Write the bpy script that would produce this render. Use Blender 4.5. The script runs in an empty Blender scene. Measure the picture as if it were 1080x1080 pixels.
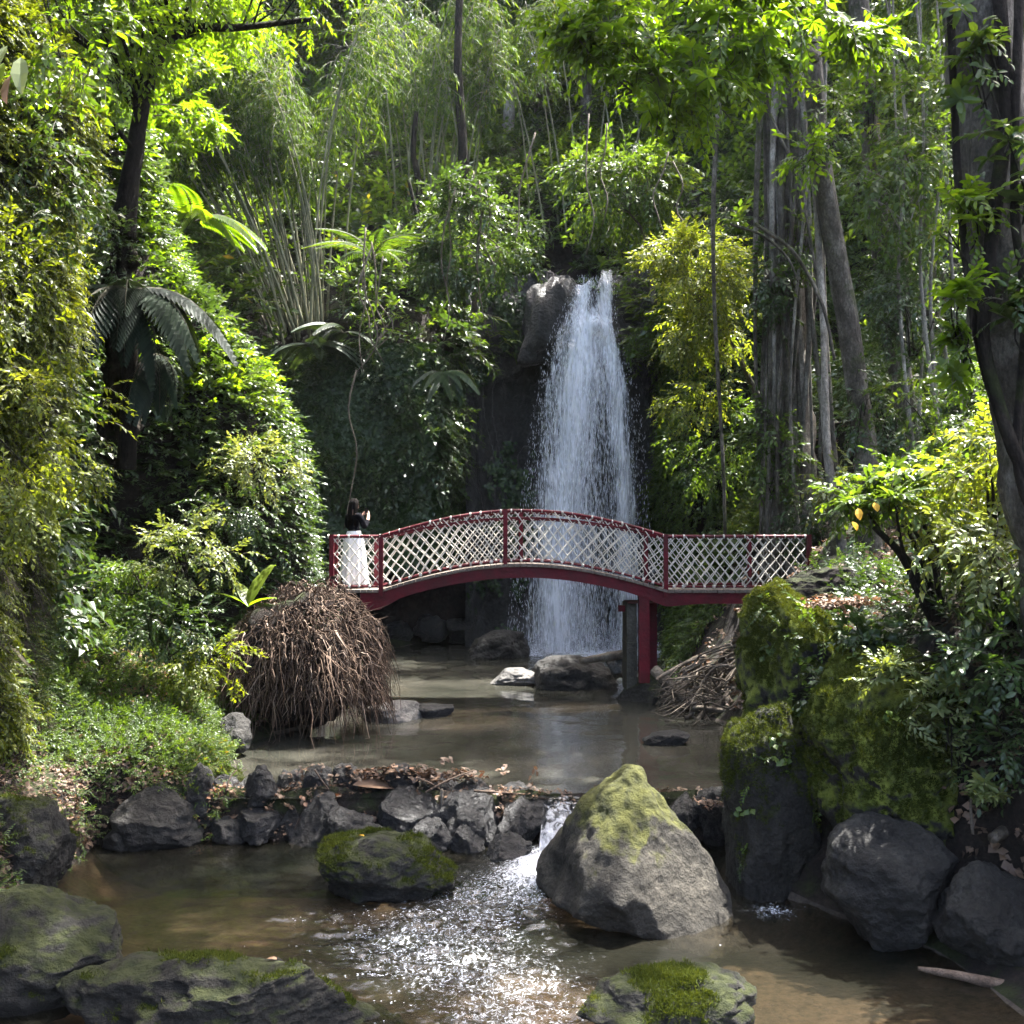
import bpy, bmesh, math, time
import numpy as np
from mathutils import Vector
T0 = time.time()
RNG = np.random.default_rng(11)
C = bpy.context.scene.collection
PI = math.pi
scene = bpy.context.scene

# ------------------------------------------------------------------ camera geometry (world metres)
CAM = np.array([0.0, 0.0, 2.83]); FPX = 1080.0; TH = math.atan(30 / 1080)
def P(px, py, Y):
    a = (px - 540) / FPX; b = (540 - py) / FPX
    d = np.array([a, math.cos(TH) - b * math.sin(TH), math.sin(TH) + b * math.cos(TH)])
    return CAM + d * (Y / d[1])
def X(px, Y): return (px - 540) / FPX * Y

# ------------------------------------------------------------------ numpy noise
def _hash(ix, iy, iz, seed):
    h = (ix * 374761393 + iy * 668265263 + iz * 2147483647 + seed * 1274126177) & 0xFFFFFFFF
    h = ((h ^ (h >> 13)) * 1274126177) & 0xFFFFFFFF
    return ((h ^ (h >> 16)) & 0xFFFF) / 65535.0
def vnoise(p, seed=0):
    p = np.asarray(p, float); f = np.floor(p); i = f.astype(np.int64); t = p - f; t = t * t * (3 - 2 * t)
    r = 0
    for dx in (0, 1):
        wx = t[..., 0] if dx else 1 - t[..., 0]
        for dy in (0, 1):
            wy = t[..., 1] if dy else 1 - t[..., 1]
            for dz in (0, 1):
                wz = t[..., 2] if dz else 1 - t[..., 2]
                r = r + wx * wy * wz * _hash(i[..., 0] + dx, i[..., 1] + dy, i[..., 2] + dz, seed)
    return r
def fbm(p, octv=4, seed=0, gain=0.5):
    p = np.asarray(p, float); a = 1.0; s = 0; n = 0
    for k in range(octv):
        s = s + a * (vnoise(p * 2.0 ** k + 17.3 * k, seed + k) * 2 - 1); n += a; a *= gain
    return s / n
def sstep(a, b, x):
    t = np.clip((np.asarray(x, float) - a) / (b - a), 0, 1); return t * t * (3 - 2 * t)
def unit(v): return v / (np.linalg.norm(v, axis=-1, keepdims=True) + 1e-9)

# ------------------------------------------------------------------ mesh building
def mesh_from(name, V, faces, mats, fmat=None, rnd=None, smooth=False, extra=None):
    """faces: list of (n,k) int arrays; fmat: matching list of int arrays or None"""
    me = bpy.data.meshes.new(name)
    V = np.ascontiguousarray(V, np.float32)
    faces = [np.asarray(f, np.int32) for f in faces if len(f)]
    me.vertices.add(len(V)); me.vertices.foreach_set('co', V.ravel())
    nl = sum(f.size for f in faces); nf = sum(len(f) for f in faces)
    me.loops.add(nl); me.polygons.add(nf)
    me.loops.foreach_set('vertex_index', np.concatenate([f.ravel() for f in faces]))
    sizes = np.concatenate([np.full(len(f), f.shape[1], np.int32) for f in faces])
    st = np.zeros(nf, np.int32); st[1:] = np.cumsum(sizes)[:-1]
    me.polygons.foreach_set('loop_start', st)
    if fmat is not None:
        me.polygons.foreach_set('material_index', np.concatenate([np.asarray(m, np.int32) for m in fmat if len(m)]))
    me.polygons.foreach_set('use_smooth', np.full(nf, smooth, bool))
    for m in mats: me.materials.append(m)
    if rnd is not None:
        at = me.attributes.new('rnd', 'FLOAT', 'POINT'); at.data.foreach_set('value', np.ascontiguousarray(rnd, np.float32))
    for k, v in (extra or {}).items():
        at = me.attributes.new(k, 'FLOAT', 'POINT'); at.data.foreach_set('value', np.ascontiguousarray(v, np.float32))
    me.update(calc_edges=True); me.validate()
    return me
def link(name, me, parent=None, loc=None):
    o = bpy.data.objects.new(name, me); C.objects.link(o)
    if parent is not None: o.parent = parent
    if loc is not None: o.location = [float(q) for q in loc]
    return o
def tag(o, label=None, cat=None, group=None, kind=None):
    if label: o['label'] = label
    if cat: o['category'] = cat
    if group: o['group'] = group
    if kind: o['kind'] = kind
    return o
def empty(name, loc, label, cat, group=None):
    o = bpy.data.objects.new(name, None); C.objects.link(o); o.location = [float(q) for q in loc]
    o.empty_display_size = 0.2
    return tag(o, label, cat, group)
def copy_thing(o, loc, rz, sc, label=None, group=None, rot=None):
    r = o.copy(); C.objects.link(r); r.location = [float(q) for q in loc]
    r.rotation_euler = rot if rot else (0, 0, rz); r.scale = (sc, sc, sc) if not hasattr(sc, '__len__') else sc
    if label: r['label'] = label
    if group: r['group'] = group
    for ch in o.children:
        c = ch.copy(); C.objects.link(c); c.parent = r
        for g in ch.children:
            d = g.copy(); C.objects.link(d); d.parent = c
    return r

class MB:
    """collects verts / faces of one mesh"""
    def __init__(s): s.V = []; s.F3 = []; s.F4 = []; s.m3 = []; s.m4 = []; s.R = []; s.n = 0
    def add(s, V, F, mi=0, rnd=0.5):
        V = np.asarray(V, float); F = np.asarray(F, int)
        s.V.append(V); s.R.append(np.full(len(V), rnd) if np.isscalar(rnd) else rnd)
        m = np.full(len(F), mi) if np.isscalar(mi) else mi
        if F.shape[1] == 3: s.F3.append(F + s.n); s.m3.append(m)
        else: s.F4.append(F + s.n); s.m4.append(m)
        s.n += len(V)
    def box(s, lo, hi, mi=0):
        x0, y0, z0 = lo; x1, y1, z1 = hi
        V = [(x0, y0, z0), (x1, y0, z0), (x1, y1, z0), (x0, y1, z0), (x0, y0, z1), (x1, y0, z1), (x1, y1, z1), (x0, y1, z1)]
        s.add(V, [(3, 2, 1, 0), (4, 5, 6, 7), (0, 1, 5, 4), (1, 2, 6, 5), (2, 3, 7, 6), (3, 0, 4, 7)], mi)
    def tube(s, pts, r, k=6, mi=0, rnd=0.5, wob=0, cap=True):
        V, F, F3 = tube_arr(pts, r, k, wob)
        n0 = s.n
        s.add(V, F, mi, rnd)
        if cap and len(F3): s.F3.append(F3 + n0); s.m3.append(np.full(len(F3), mi))
    def mesh(s, name, mats, smooth=False, extra=None):
        F = []; M = []
        if s.F3: F.append(np.concatenate(s.F3)); M.append(np.concatenate(s.m3))
        if s.F4: F.append(np.concatenate(s.F4)); M.append(np.concatenate(s.m4))
        return mesh_from(name, np.concatenate(s.V), F, mats, M, np.concatenate(s.R), smooth, extra)
def tube_arr(pts, r, k=6, wob=0):
    pts = np.asarray(pts, float); n = len(pts); r = np.broadcast_to(np.asarray(r, float), (n,))
    t = unit(np.gradient(pts, axis=0))
    ref = np.array([0.31, 0.17, 0.93]) if abs(t[:, 2]).mean() < 0.8 else np.array([0.93, 0.31, 0.17])
    u = unit(np.cross(t, ref)); w = np.cross(t, u)
    a = np.arange(k) / k * 2 * PI
    rr = np.repeat(r[:, None], k, 1)
    if wob:
        q = np.stack([np.broadcast_to(np.cos(a) * 1.3, (n, k)), np.broadcast_to(np.sin(a) * 1.3, (n, k)), np.broadcast_to(np.arange(n)[:, None] * 0.35, (n, k))], -1)
        rr = rr * (1 + wob * fbm(q + pts[0].sum(), 3, 5) * 1.6)
    V = pts[:, None] + rr[..., None] * (np.cos(a)[None, :, None] * u[:, None] + np.sin(a)[None, :, None] * w[:, None])
    i = np.arange(n - 1)[:, None] * k; j = np.arange(k)[None]; j2 = (j + 1) % k
    F = np.stack([i + j, i + j2, i + k + j2, i + k + j], -1).reshape(-1, 4)
    F3 = [(0, q + 1, q) for q in range(1, k - 1)] + [((n - 1) * k, (n - 1) * k + q, (n - 1) * k + q + 1) for q in range(1, k - 1)]
    return V.reshape(-1, 3), F, np.array(F3)
def spline(pts, n):
    p = np.asarray(pts, float); m = len(p)
    if m == 2: return p[0] + (p[1] - p[0]) * np.linspace(0, 1, n)[:, None]
    q = np.vstack([2 * p[0] - p[1], p, 2 * p[-1] - p[-2]]); t = np.linspace(0, m - 1 - 1e-6, n); i = t.astype(int); f = (t - i)[:, None]
    a, b, c, d = q[i], q[i + 1], q[i + 2], q[i + 3]
    return 0.5 * (2 * b + (c - a) * f + (2 * a - 5 * b + 4 * c - d) * f ** 2 + (3 * b - a - 3 * c + d) * f ** 3)

# ------------------------------------------------------------------ materials
def newmat(name):
    m = bpy.data.materials.new(name); m.use_nodes = True; nt = m.node_tree; nt.nodes.clear()
    return m, nt, lambda t, **kw: _node(nt, t, kw)
def _node(nt, t, kw):
    n = nt.nodes.new(t)
    for k, v in kw.items():
        if k.startswith('i_'):
            key = k[2:].replace('_', ' '); n.inputs[key].default_value = v
        else: setattr(n, k, v)
    return n
def ramp(nt, stops):
    n = nt.nodes.new('ShaderNodeValToRGB'); e = n.color_ramp.elements
    while len(e) < len(stops): e.new(0.5)
    for q, (p, c) in zip(e, stops): q.position = p; q.color = (*c, 1) if len(c) == 3 else c
    return n
def L(nt, a, b): nt.links.new(a, b)

def leaf_mat(name, stops, trans=0.42, tmul=(1.7, 1.55, 0.5), rough=0.42, spec=0.45):
    m, nt, N = newmat(name)
    at = N('ShaderNodeAttribute', attribute_name='rnd')
    cr = ramp(nt, stops); L(nt, at.outputs['Fac'], cr.inputs[0])
    pb = N('ShaderNodeBsdfPrincipled', i_Roughness=rough); pb.inputs['Specular IOR Level'].default_value = spec
    L(nt, cr.outputs[0], pb.inputs['Base Color'])
    mu = N('ShaderNodeMix', data_type='RGBA', blend_type='MULTIPLY'); mu.inputs[0].default_value = 1
    L(nt, cr.outputs[0], mu.inputs[6]); mu.inputs[7].default_value = (*tmul, 1)
    tr = N('ShaderNodeBsdfTranslucent'); L(nt, mu.outputs[2], tr.inputs[0])
    mx = N('ShaderNodeMixShader'); mx.inputs[0].default_value = trans
    L(nt, pb.outputs[0], mx.inputs[1]); L(nt, tr.outputs[0], mx.inputs[2])
    out = N('ShaderNodeOutputMaterial'); L(nt, mx.outputs[0], out.inputs[0])
    return m
def noisy_mat(name, c1, c2, scale=4, rough=0.85, bump=0.3, bscale=18, c3=None, stretch=(1, 1, 1), spec=0.3, moss=None, moss_amt=0.5, coord='Object', fine=0.45, mossh=None):
    m, nt, N = newmat(name)
    tc = N('ShaderNodeTexCoord'); mp = N('ShaderNodeMapping'); mp.inputs['Scale'].default_value = stretch
    L(nt, tc.outputs[coord], mp.inputs[0])
    n1 = N('ShaderNodeTexNoise', i_Scale=scale, i_Detail=8.0, i_Roughness=0.65); L(nt, mp.outputs[0], n1.inputs['Vector'])
    st = [(0.32, c1), (0.68, c2)] if c3 is None else [(0.3, c1), (0.52, c2), (0.72, c3)]
    cr = ramp(nt, st); L(nt, n1.outputs[0], cr.inputs[0])
    nf = N('ShaderNodeTexNoise', i_Scale=bscale * 2.6, i_Detail=6.0, i_Roughness=0.75); L(nt, mp.outputs[0], nf.inputs['Vector'])
    fr_ = ramp(nt, [(0.36, (1 - fine,) * 3), (0.64, (1 + fine * .9,) * 3)]); L(nt, nf.outputs[0], fr_.inputs[0])
    mf = N('ShaderNodeMix', data_type='RGBA', blend_type='MULTIPLY'); mf.inputs[0].default_value = 1; L(nt, cr.outputs[0], mf.inputs[6]); L(nt, fr_.outputs[0], mf.inputs[7])
    col = mf.outputs[2]
    n2 = N('ShaderNodeTexNoise', i_Scale=bscale, i_Detail=10.0, i_Roughness=0.7); L(nt, mp.outputs[0], n2.inputs['Vector'])
    mus = N('ShaderNodeTexVoronoi', i_Scale=bscale * 0.8); L(nt, mp.outputs[0], mus.inputs['Vector'])
    add = N('ShaderNodeMath', operation='MULTIPLY_ADD'); L(nt, mus.outputs[0], add.inputs[0]); add.inputs[1].default_value = 0.35; L(nt, n2.outputs[0], add.inputs[2])
    rgh = None
    pb = N('ShaderNodeBsdfPrincipled', i_Roughness=rough); pb.inputs['Specular IOR Level'].default_value = spec
    if moss is not None:
        ge = N('ShaderNodeNewGeometry'); sx = N('ShaderNodeSeparateXYZ'); L(nt, ge.outputs['Normal'], sx.inputs[0])
        n3 = N('ShaderNodeTexNoise', i_Scale=2.6, i_Detail=9.0, i_Roughness=0.72); L(nt, tc.outputs[coord], n3.inputs['Vector'])
        a = N('ShaderNodeMath', operation='MULTIPLY_ADD'); L(nt, sx.outputs[2], a.inputs[0]); a.inputs[1].default_value = 0.30; L(nt, n3.outputs[0], a.inputs[2])
        if mossh:   # moss grows thicker on the upper part of the boulder
            so = N('ShaderNodeSeparateXYZ'); L(nt, tc.outputs['Object'], so.inputs[0]); ah = N('ShaderNodeMath', operation='MULTIPLY_ADD'); L(nt, so.outputs[2], ah.inputs[0]); ah.inputs[1].default_value = mossh[1]
            a2 = N('ShaderNodeMath', operation='ADD'); L(nt, a.outputs[0], a2.inputs[0]); ah.inputs[2].default_value = -mossh[0] * mossh[1]; L(nt, ah.outputs[0], a2.inputs[1]); a = a2
        mr = N('ShaderNodeMapRange'); L(nt, a.outputs[0], mr.inputs[0]); mr.inputs[1].default_value = 1.02 - moss_amt * 0.8; mr.inputs[2].default_value = 1.14 - moss_amt * 0.8
        mc = ramp(nt, [(0.3, moss[0]), (0.62, moss[1])])
        n4 = N('ShaderNodeTexNoise', i_Scale=9.0, i_Detail=6.0); L(nt, tc.outputs[coord], n4.inputs['Vector']); L(nt, n4.outputs[0], mc.inputs[0])
        mx = N('ShaderNodeMix', data_type='RGBA'); L(nt, mr.outputs[0], mx.inputs[0]); L(nt, col, mx.inputs[6]); L(nt, mc.outputs[0], mx.inputs[7]); col = mx.outputs[2]
        rr = N('ShaderNodeMath', operation='MULTIPLY_ADD'); L(nt, mr.outputs[0], rr.inputs[0]); rr.inputs[1].default_value = max(0.0, 0.95 - rough); rr.inputs[2].default_value = rough; L(nt, rr.outputs[0], pb.inputs['Roughness'])
    L(nt, col, pb.inputs['Base Color'])
    bp = N('ShaderNodeBump', i_Strength=bump, i_Distance=0.09); L(nt, add.outputs[0], bp.inputs['Height']); L(nt, bp.outputs[0], pb.inputs['Normal'])
    out = N('ShaderNodeOutputMaterial'); L(nt, pb.outputs[0], out.inputs[0])
    return m
def plain_mat(name, c, rough=0.6, spec=0.4, var=0.25, scale=6, bump=0.1):   # even cloth-like colour
    d = tuple(q * (1 - var) for q in c)
    return noisy_mat(name, d, c, scale, rough, bump, scale * 5, spec=spec, fine=0.08)

M = {}
M['soil'] = noisy_mat('soil', (0.006, 0.0045, 0.0035), (0.017, 0.012, 0.009), 1.6, 0.95, 1.0, 9, c3=(0.03, 0.022, 0.016), moss=((0.010, 0.014, 0.004), (0.03, 0.036, 0.010)), moss_amt=0.44)
M['bed'] = noisy_mat('streambed', (0.020, 0.017, 0.013), (0.058, 0.046, 0.035), 0.9, 0.9, 0.5, 6, c3=(0.12, 0.085, 0.066))
M['basalt'] = noisy_mat('basalt', (0.008, 0.0072, 0.0062), (0.024, 0.022, 0.019), 3, 0.6, 1.0, 16, c3=(0.056, 0.052, 0.044), spec=0.35)
M['wetrock'] = noisy_mat('wet_rock', (0.005, 0.0045, 0.004), (0.012, 0.011, 0.010), 3, 0.42, 1.0, 14, c3=(0.03, 0.028, 0.026), spec=0.55)
M['grey'] = noisy_mat('grey_rock', (0.04, 0.038, 0.036), (0.10, 0.095, 0.088), 2.4, 0.75, 0.8, 14, c3=(0.19, 0.175, 0.155), spec=0.35)
MG = ((0.016, 0.022, 0.005), (0.055, 0.062, 0.012))
M['mossrock'] = noisy_mat('mossy_rock', (0.013, 0.013, 0.013), (0.035, 0.033, 0.03), 3, 0.7, 0.8, 15, c3=(0.07, 0.065, 0.058), moss=MG, moss_amt=0.66)
M['mossdark'] = noisy_mat('dark_mossy_rock', (0.008, 0.0075, 0.0065), (0.024, 0.022, 0.018), 3, 0.7, 1.0, 15, c3=(0.048, 0.044, 0.037), moss=((0.010, 0.014, 0.004), (0.036, 0.042, 0.011)), moss_amt=0.50)
M['peakrock'] = noisy_mat('pale_mossy_rock', (0.018, 0.016, 0.013), (0.045, 0.040, 0.031), 2.4, 0.85, 1.0, 14, c3=(0.095, 0.084, 0.066), moss=((0.022, 0.025, 0.008), (0.085, 0.086, 0.02)), moss_amt=0.60, mossh=(0.62, 0.7))
M['mossfull'] = noisy_mat('moss_covered_rock', (0.015, 0.014, 0.012), (0.04, 0.036, 0.03), 3, 0.85, 0.9, 16, moss=((0.034, 0.050, 0.009), (0.16, 0.185, 0.026)), moss_amt=0.78)
M['bark'] = noisy_mat('bark', (0.025, 0.020, 0.015), (0.09, 0.076, 0.06), 4, 0.9, 1.0, 14, c3=(0.23, 0.21, 0.175), stretch=(1, 1, 0.5), moss=((0.015, 0.02, 0.006), (0.05, 0.055, 0.018)), moss_amt=0.62)
M['palebark'] = noisy_mat('pale_bark', (0.05, 0.042, 0.033), (0.19, 0.17, 0.14), 3.5, 0.88, 1.0, 12, c3=(0.42, 0.39, 0.34), stretch=(1, 1, 0.5))
M['darkbark'] = noisy_mat('dark_bark', (0.008, 0.006, 0.005), (0.022, 0.017, 0.013), 5, 0.95, 1.0, 12, c3=(0.048, 0.04, 0.03), stretch=(1, 1, 0.4), spec=.15, moss=((0.008, 0.011, 0.003), (0.028, 0.032, 0.010)), moss_amt=.6)
M['culm'] = noisy_mat('bamboo_culm', (0.06, 0.062, 0.03), (0.14, 0.135, 0.078), 3, 0.6, 0.15, 10, c3=(0.24, 0.225, 0.15), stretch=(1, 1, 0.4))
M['rootball'] = leaf_mat('dry_rootlets', [(0.0, (0.018, 0.011, 0.008)), (0.5, (0.065, 0.042, 0.029)), (0.85, (0.15, 0.105, 0.075)), (1.0, (0.26, 0.20, 0.155))], 0.0, rough=.85, spec=.15)
M['root'] = noisy_mat('dry_root', (0.035, 0.024, 0.017), (0.11, 0.075, 0.052), 5, 0.9, 0.4, 30, c3=(0.20, 0.145, 0.105))
M['paleroot'] = noisy_mat('pale_root', (0.035, 0.027, 0.019), (0.11, 0.088, 0.064), 3, 0.85, 0.5, 22, c3=(0.26, 0.22, 0.17))
M['stem'] = plain_mat('stem', (0.05, 0.045, 0.022), 0.7)
M['red'] = noisy_mat('red_paint', (0.045, 0.006, 0.006), (0.085, 0.0026, 0.0075), 2.6, 0.5, 0.2, 24, c3=(0.125, 0.0035, 0.011), spec=0.22, fine=0.22, moss=((0.03, 0.028, 0.015), (0.06, 0.055, 0.03)), moss_amt=0.30)
M['rope'] = noisy_mat('rope', (0.34, 0.31, 0.26), (0.60, 0.56, 0.49), 3, 0.9, 0.4, 60, c3=(0.68, 0.64, 0.56), fine=0.2)
M['deck'] = noisy_mat('deck_wood', (0.09, 0.07, 0.055), (0.20, 0.165, 0.135), 5, 0.8, 0.4, 20, stretch=(6, 1, 6))
M['concrete'] = noisy_mat('mossy_concrete', (0.035, 0.032, 0.025), (0.085, 0.078, 0.06), 4, 0.9, 0.5, 20, moss=((0.03, 0.04, 0.01), (0.07, 0.08, 0.025)), moss_amt=0.5)
M['skin'] = plain_mat('skin', (0.45, 0.27, 0.19), 0.5, var=0.1)
M['black'] = plain_mat('black_cloth', (0.005, 0.005, 0.007), 0.95, 0.05)
M['white'] = plain_mat('white_cloth', (0.74, 0.73, 0.74), 0.8, 0.2, 0.06)
M['hair'] = noisy_mat('black_hair', (0.003, 0.0025, 0.0025), (0.008, 0.006, 0.005), 20, 0.8, 0.3, 40, stretch=(3, 3, 0.3), spec=.05)
M['phone'] = plain_mat('phone_shell', (0.02, 0.02, 0.022), 0.25)
DK = (0.014, 0.026, 0.008); MD = (0.035, 0.062, 0.014)
M['lf_wall'] = leaf_mat('leaf_fresh', [(0.05, (0.026, 0.042, 0.006)), (0.5, (0.085, 0.110, 0.012)), (0.95, (0.175, 0.190, 0.020))], 0.55, tmul=(1.7, 1.65, .4))
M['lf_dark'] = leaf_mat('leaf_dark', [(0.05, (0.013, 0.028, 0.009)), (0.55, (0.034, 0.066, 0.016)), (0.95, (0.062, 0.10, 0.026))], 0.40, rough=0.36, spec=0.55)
M['lf_mid'] = leaf_mat('leaf_mid', [(0.05, (0.022, 0.044, 0.008)), (0.55, (0.055, 0.10, 0.015)), (0.93, (0.105, 0.155, 0.022)), (0.985, (0.18, 0.14, 0.03))], 0.5)
M['lf_ivy'] = leaf_mat('leaf_ivy', [(0.05, (0.008, 0.020, 0.006)), (0.6, (0.022, 0.050, 0.012)), (0.95, (0.045, 0.080, 0.02))], 0.3, rough=0.4)
M['lf_gold'] = leaf_mat('leaf_gold', [(0.05, (0.07, 0.10, 0.012)), (0.55, (0.15, 0.18, 0.022)), (0.95, (0.24, 0.24, 0.05))], 0.5, tmul=(1.5, 1.5, 0.5))
M['lf_bam'] = leaf_mat('leaf_bamboo', [(0.05, (0.018, 0.042, 0.006)), (0.5, (0.042, 0.082, 0.012)), (0.9, (0.095, 0.145, 0.02)), (0.98, (0.20, 0.18, 0.05))], 0.55, rough=0.6, spec=.25)
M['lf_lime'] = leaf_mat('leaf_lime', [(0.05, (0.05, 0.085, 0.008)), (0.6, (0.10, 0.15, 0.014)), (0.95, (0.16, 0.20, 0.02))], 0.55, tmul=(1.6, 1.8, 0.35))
M['lf_fern'] = leaf_mat('leaf_fern', [(0.05, (0.012, 0.026, 0.010)), (0.6, (0.028, 0.052, 0.018)), (0.95, (0.05, 0.08, 0.03))], 0.3, rough=0.5)
M['lf_fern_shade'] = leaf_mat('leaf_fern_shaded', [(0.05, (0.008, 0.015, 0.008)), (0.6, (0.016, 0.028, 0.014)), (0.95, (0.028, 0.044, 0.022))], 0.2, rough=0.6, spec=.2)  # dull fern green, darkened further so the cleft's shade sits in the colour
M['lf_yel'] = leaf_mat('leaf_yellow', [(0.0, (0.45, 0.24, 0.015)), (1.0, (0.60, 0.36, 0.02))], 0.45, tmul=(1.2, 1.0, 0.4))
M['lf_pale'] = leaf_mat('leaf_pale', [(0.05, (0.05, 0.075, 0.022)), (0.6, (0.11, 0.14, 0.045)), (0.95, (0.2, 0.22, 0.09))], 0.38, rough=0.4)
M['moss'] = leaf_mat('moss_blade', [(0.05, (0.014, 0.021, 0.004)), (0.55, (0.044, 0.058, 0.009)), (0.95, (0.105, 0.12, 0.02))], 0.32, rough=0.8, spec=0.1)
M['litter'] = leaf_mat('dead_leaf', [(0.05, (0.05, 0.03, 0.02)), (0.5, (0.13, 0.085, 0.055)), (0.8, (0.22, 0.13, 0.075)), (0.97, (0.32, 0.13, 0.06))], 0.2, tmul=(1.1, 0.9, 0.7), rough=0.6)
M['hang'] = leaf_mat('hanging_rootlet', [(0.05, (0.02, 0.017, 0.011)), (0.6, (0.06, 0.05, 0.032)), (0.95, (0.13, 0.11, 0.075))], 0.15, tmul=(1, 1, 0.8), rough=0.85, spec=0.2)

# ------------------------------------------------------------------ leaf templates (growth along +Y, upper face +Z)
def leaf(Ln, W, rows=((0.45, 1.0),), fold=0.18, droop=0.25, base=(0, 0, 0)):
    V = [(0, 0, 0)]
    for t, w in rows:
        z = -droop * Ln * t * t
        V += [(-W * w, t * Ln, z + fold * W * w), (0, t * Ln, z), (W * w, t * Ln, z + fold * W * w)]
    V.append((0, Ln * (1 - 0.25 * droop), -droop * Ln))
    F = [(0, 2, 1), (0, 3, 2)]; n = len(rows)
    for i in range(n - 1):
        a = 1 + 3 * i; b = a + 3
        F += [(a, a + 1, b + 1), (a, b + 1, b), (a + 1, a + 2, b + 2), (a + 1, b + 2, b + 1)]
    a = 1 + 3 * (n - 1); t = len(V) - 1
    F += [(a, a + 1, t), (a + 1, a + 2, t)]
    return np.array(V, float) + base, np.array(F)
LO = ((0.42, 1.0),); HI = ((0.2, 0.72), (0.5, 1.0), (0.8, 0.55)); HEART = ((0.08, 0.75), (0.35, 1.0), (0.7, 0.5))
def rotm(yaw, pitch, roll):
    cy, sy, cp, sp, cr, sr = math.cos(yaw), math.sin(yaw), math.cos(pitch), math.sin(pitch), math.cos(roll), math.sin(roll)
    Rz = np.array([[cy, -sy, 0], [sy, cy, 0], [0, 0, 1]]); Rx = np.array([[1, 0, 0], [0, cp, -sp], [0, sp, cp]]); Ry = np.array([[cr, 0, sr], [0, 1, 0], [-sr, 0, cr]])
    return Rz @ Rx @ Ry
class Tm:
    """a sprig template: V, F (tris), mi per face, leaf id value per vertex"""
    def __init__(s): s.b = MB()
    def lf(s, lv, pos, yaw, pitch, roll=0.0, sc=1.0, mi=0):
        V, Fc = lv; s.b.add(V * sc @ rotm(yaw, pitch, roll).T + pos, Fc, mi, RNG.random())
    def st(s, pts, r, mi=1):
        V, F, _ = tube_arr(pts, r, 3); F = np.concatenate([F[:, [0, 1, 2]], F[:, [0, 2, 3]]]); s.b.add(V, F, mi, 0.3)
    def done(s):
        b = s.b; return dict(V=np.concatenate(b.V), F=np.concatenate(b.F3), m=np.concatenate(b.m3), r=np.concatenate(b.R))
def rr(a, b): return RNG.uniform(a, b)
def t_alt(n=9, Ln=0.36, W=0.062, rows=LO, droop=0.3, curve=0.35, stem=True, spread=1.0):
    t = Tm(); s = np.linspace(0, 1, 6); path = np.stack([0 * s + 0.06 * np.sin(s * 4 + rr(0, 6)), s, -curve * s * s], -1)
    if stem: t.st(path, np.linspace(0.014, 0.005, 6))
    for i in range(n):
        f = 0.18 + 0.8 * i / (n - 1); p = np.array([np.interp(f, s, path[:, k]) for k in range(3)])
        side = 1 if i % 2 else -1; yaw = -side * rr(0.6, 1.15) * spread if i < n - 1 else rr(-0.2, 0.2)
        t.lf(leaf(Ln * rr(0.8, 1.15) * (1.1 - 0.35 * f), W * rr(0.85, 1.15), rows, droop=droop * rr(0.6, 1.6)), p, yaw, rr(-0.5, 0.25), rr(-0.5, 0.5))
    return t.done()
def t_ros(n=8, Ln=0.62, W=0.10, rows=LO, droop=0.45, up=0.35):
    t = Tm()
    t.st(np.array([(0, 0, -0.3), (0, 0.02, 0.0)]), 0.015)
    for i in range(n):
        t.lf(leaf(Ln * rr(0.7, 1.15), W * rr(0.8, 1.2), rows, droop=droop * rr(0.6, 1.4)), (0, 0, 0), i / n * 2 * PI + rr(-0.3, 0.3), up + rr(-0.4, 0.4), rr(-0.3, 0.3))
    return t.done()
def t_bam(n=12, Ln=0.34, W=0.026, curve=0.6):
    t = Tm(); s = np.linspace(0, 1, 5); path = np.stack([0 * s, s, -curve * s * s], -1)
    t.st(path, np.linspace(0.010, 0.003, 5))
    for i in range(n):
        f = rr(0.2, 1.0); p = np.array([np.interp(f, s, path[:, k]) for k in range(3)])
        t.lf(leaf(Ln * rr(0.7, 1.3), W * rr(0.8, 1.3), LO, droop=rr(0.1, 0.6)), p, rr(-1.2, 1.2), rr(-1.3, -0.1), rr(-0.7, 0.7))
    return t.done()
def t_fern(n=15, curve=0.55, Lp=0.30, Wp=0.035, stem=True):
    t = Tm(); s = np.linspace(0, 1, 9); path = np.stack([0 * s, s * (1 - 0.2 * s), 0.25 * s - curve * s * s], -1)
    if stem: t.st(path, np.linspace(0.012, 0.004, 9))
    for i in range(n):
        f = 0.12 + 0.87 * i / (n - 1); p = np.array([np.interp(f, s, path[:, k]) for k in range(3)])
        ln = Lp * (math.sin(PI * (0.18 + 0.80 * f)) ** 0.7 + 0.06)
        sl = math.atan2(0.25 - 2 * curve * f, 1 - 0.4 * f)
        for side in (-1, 1):
            t.lf(leaf(ln, Wp, LO, fold=0.1, droop=0.25), p, side * (-1.15 + 0.25 * f), sl * 0.6 - 0.12, side * 0.1)
    return t.done()
def t_ivy(n=8, Ln=0.5, W=0.22):
    t = Tm()
    for i in range(n):
        t.lf(leaf(Ln * rr(0.6, 1.1), W * rr(0.8, 1.1), LO, fold=0.15, droop=0.15), (rr(-0.5, 0.5), rr(-0.5, 0.5), rr(0.02, 0.28)), rr(-0.9, 0.9), rr(-0.45, 0.25), rr(-0.4, 0.4))
    return t.done()
def t_blade(n=7, Ln=1.0, W=0.09):
    t = Tm()
    for i in range(n):
        V = np.array([(-W, 0, 0), (W, 0, 0), (0, Ln * rr(0.6, 1.1), 0)]); t.b.add(V @ rotm(rr(0, 6.28), rr(0.4, 1.5), 0).T + (rr(-0.4, 0.4), rr(-0.4, 0.4), 0), [(0, 1, 2)], 0, RNG.random())
    return t.done()
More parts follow.
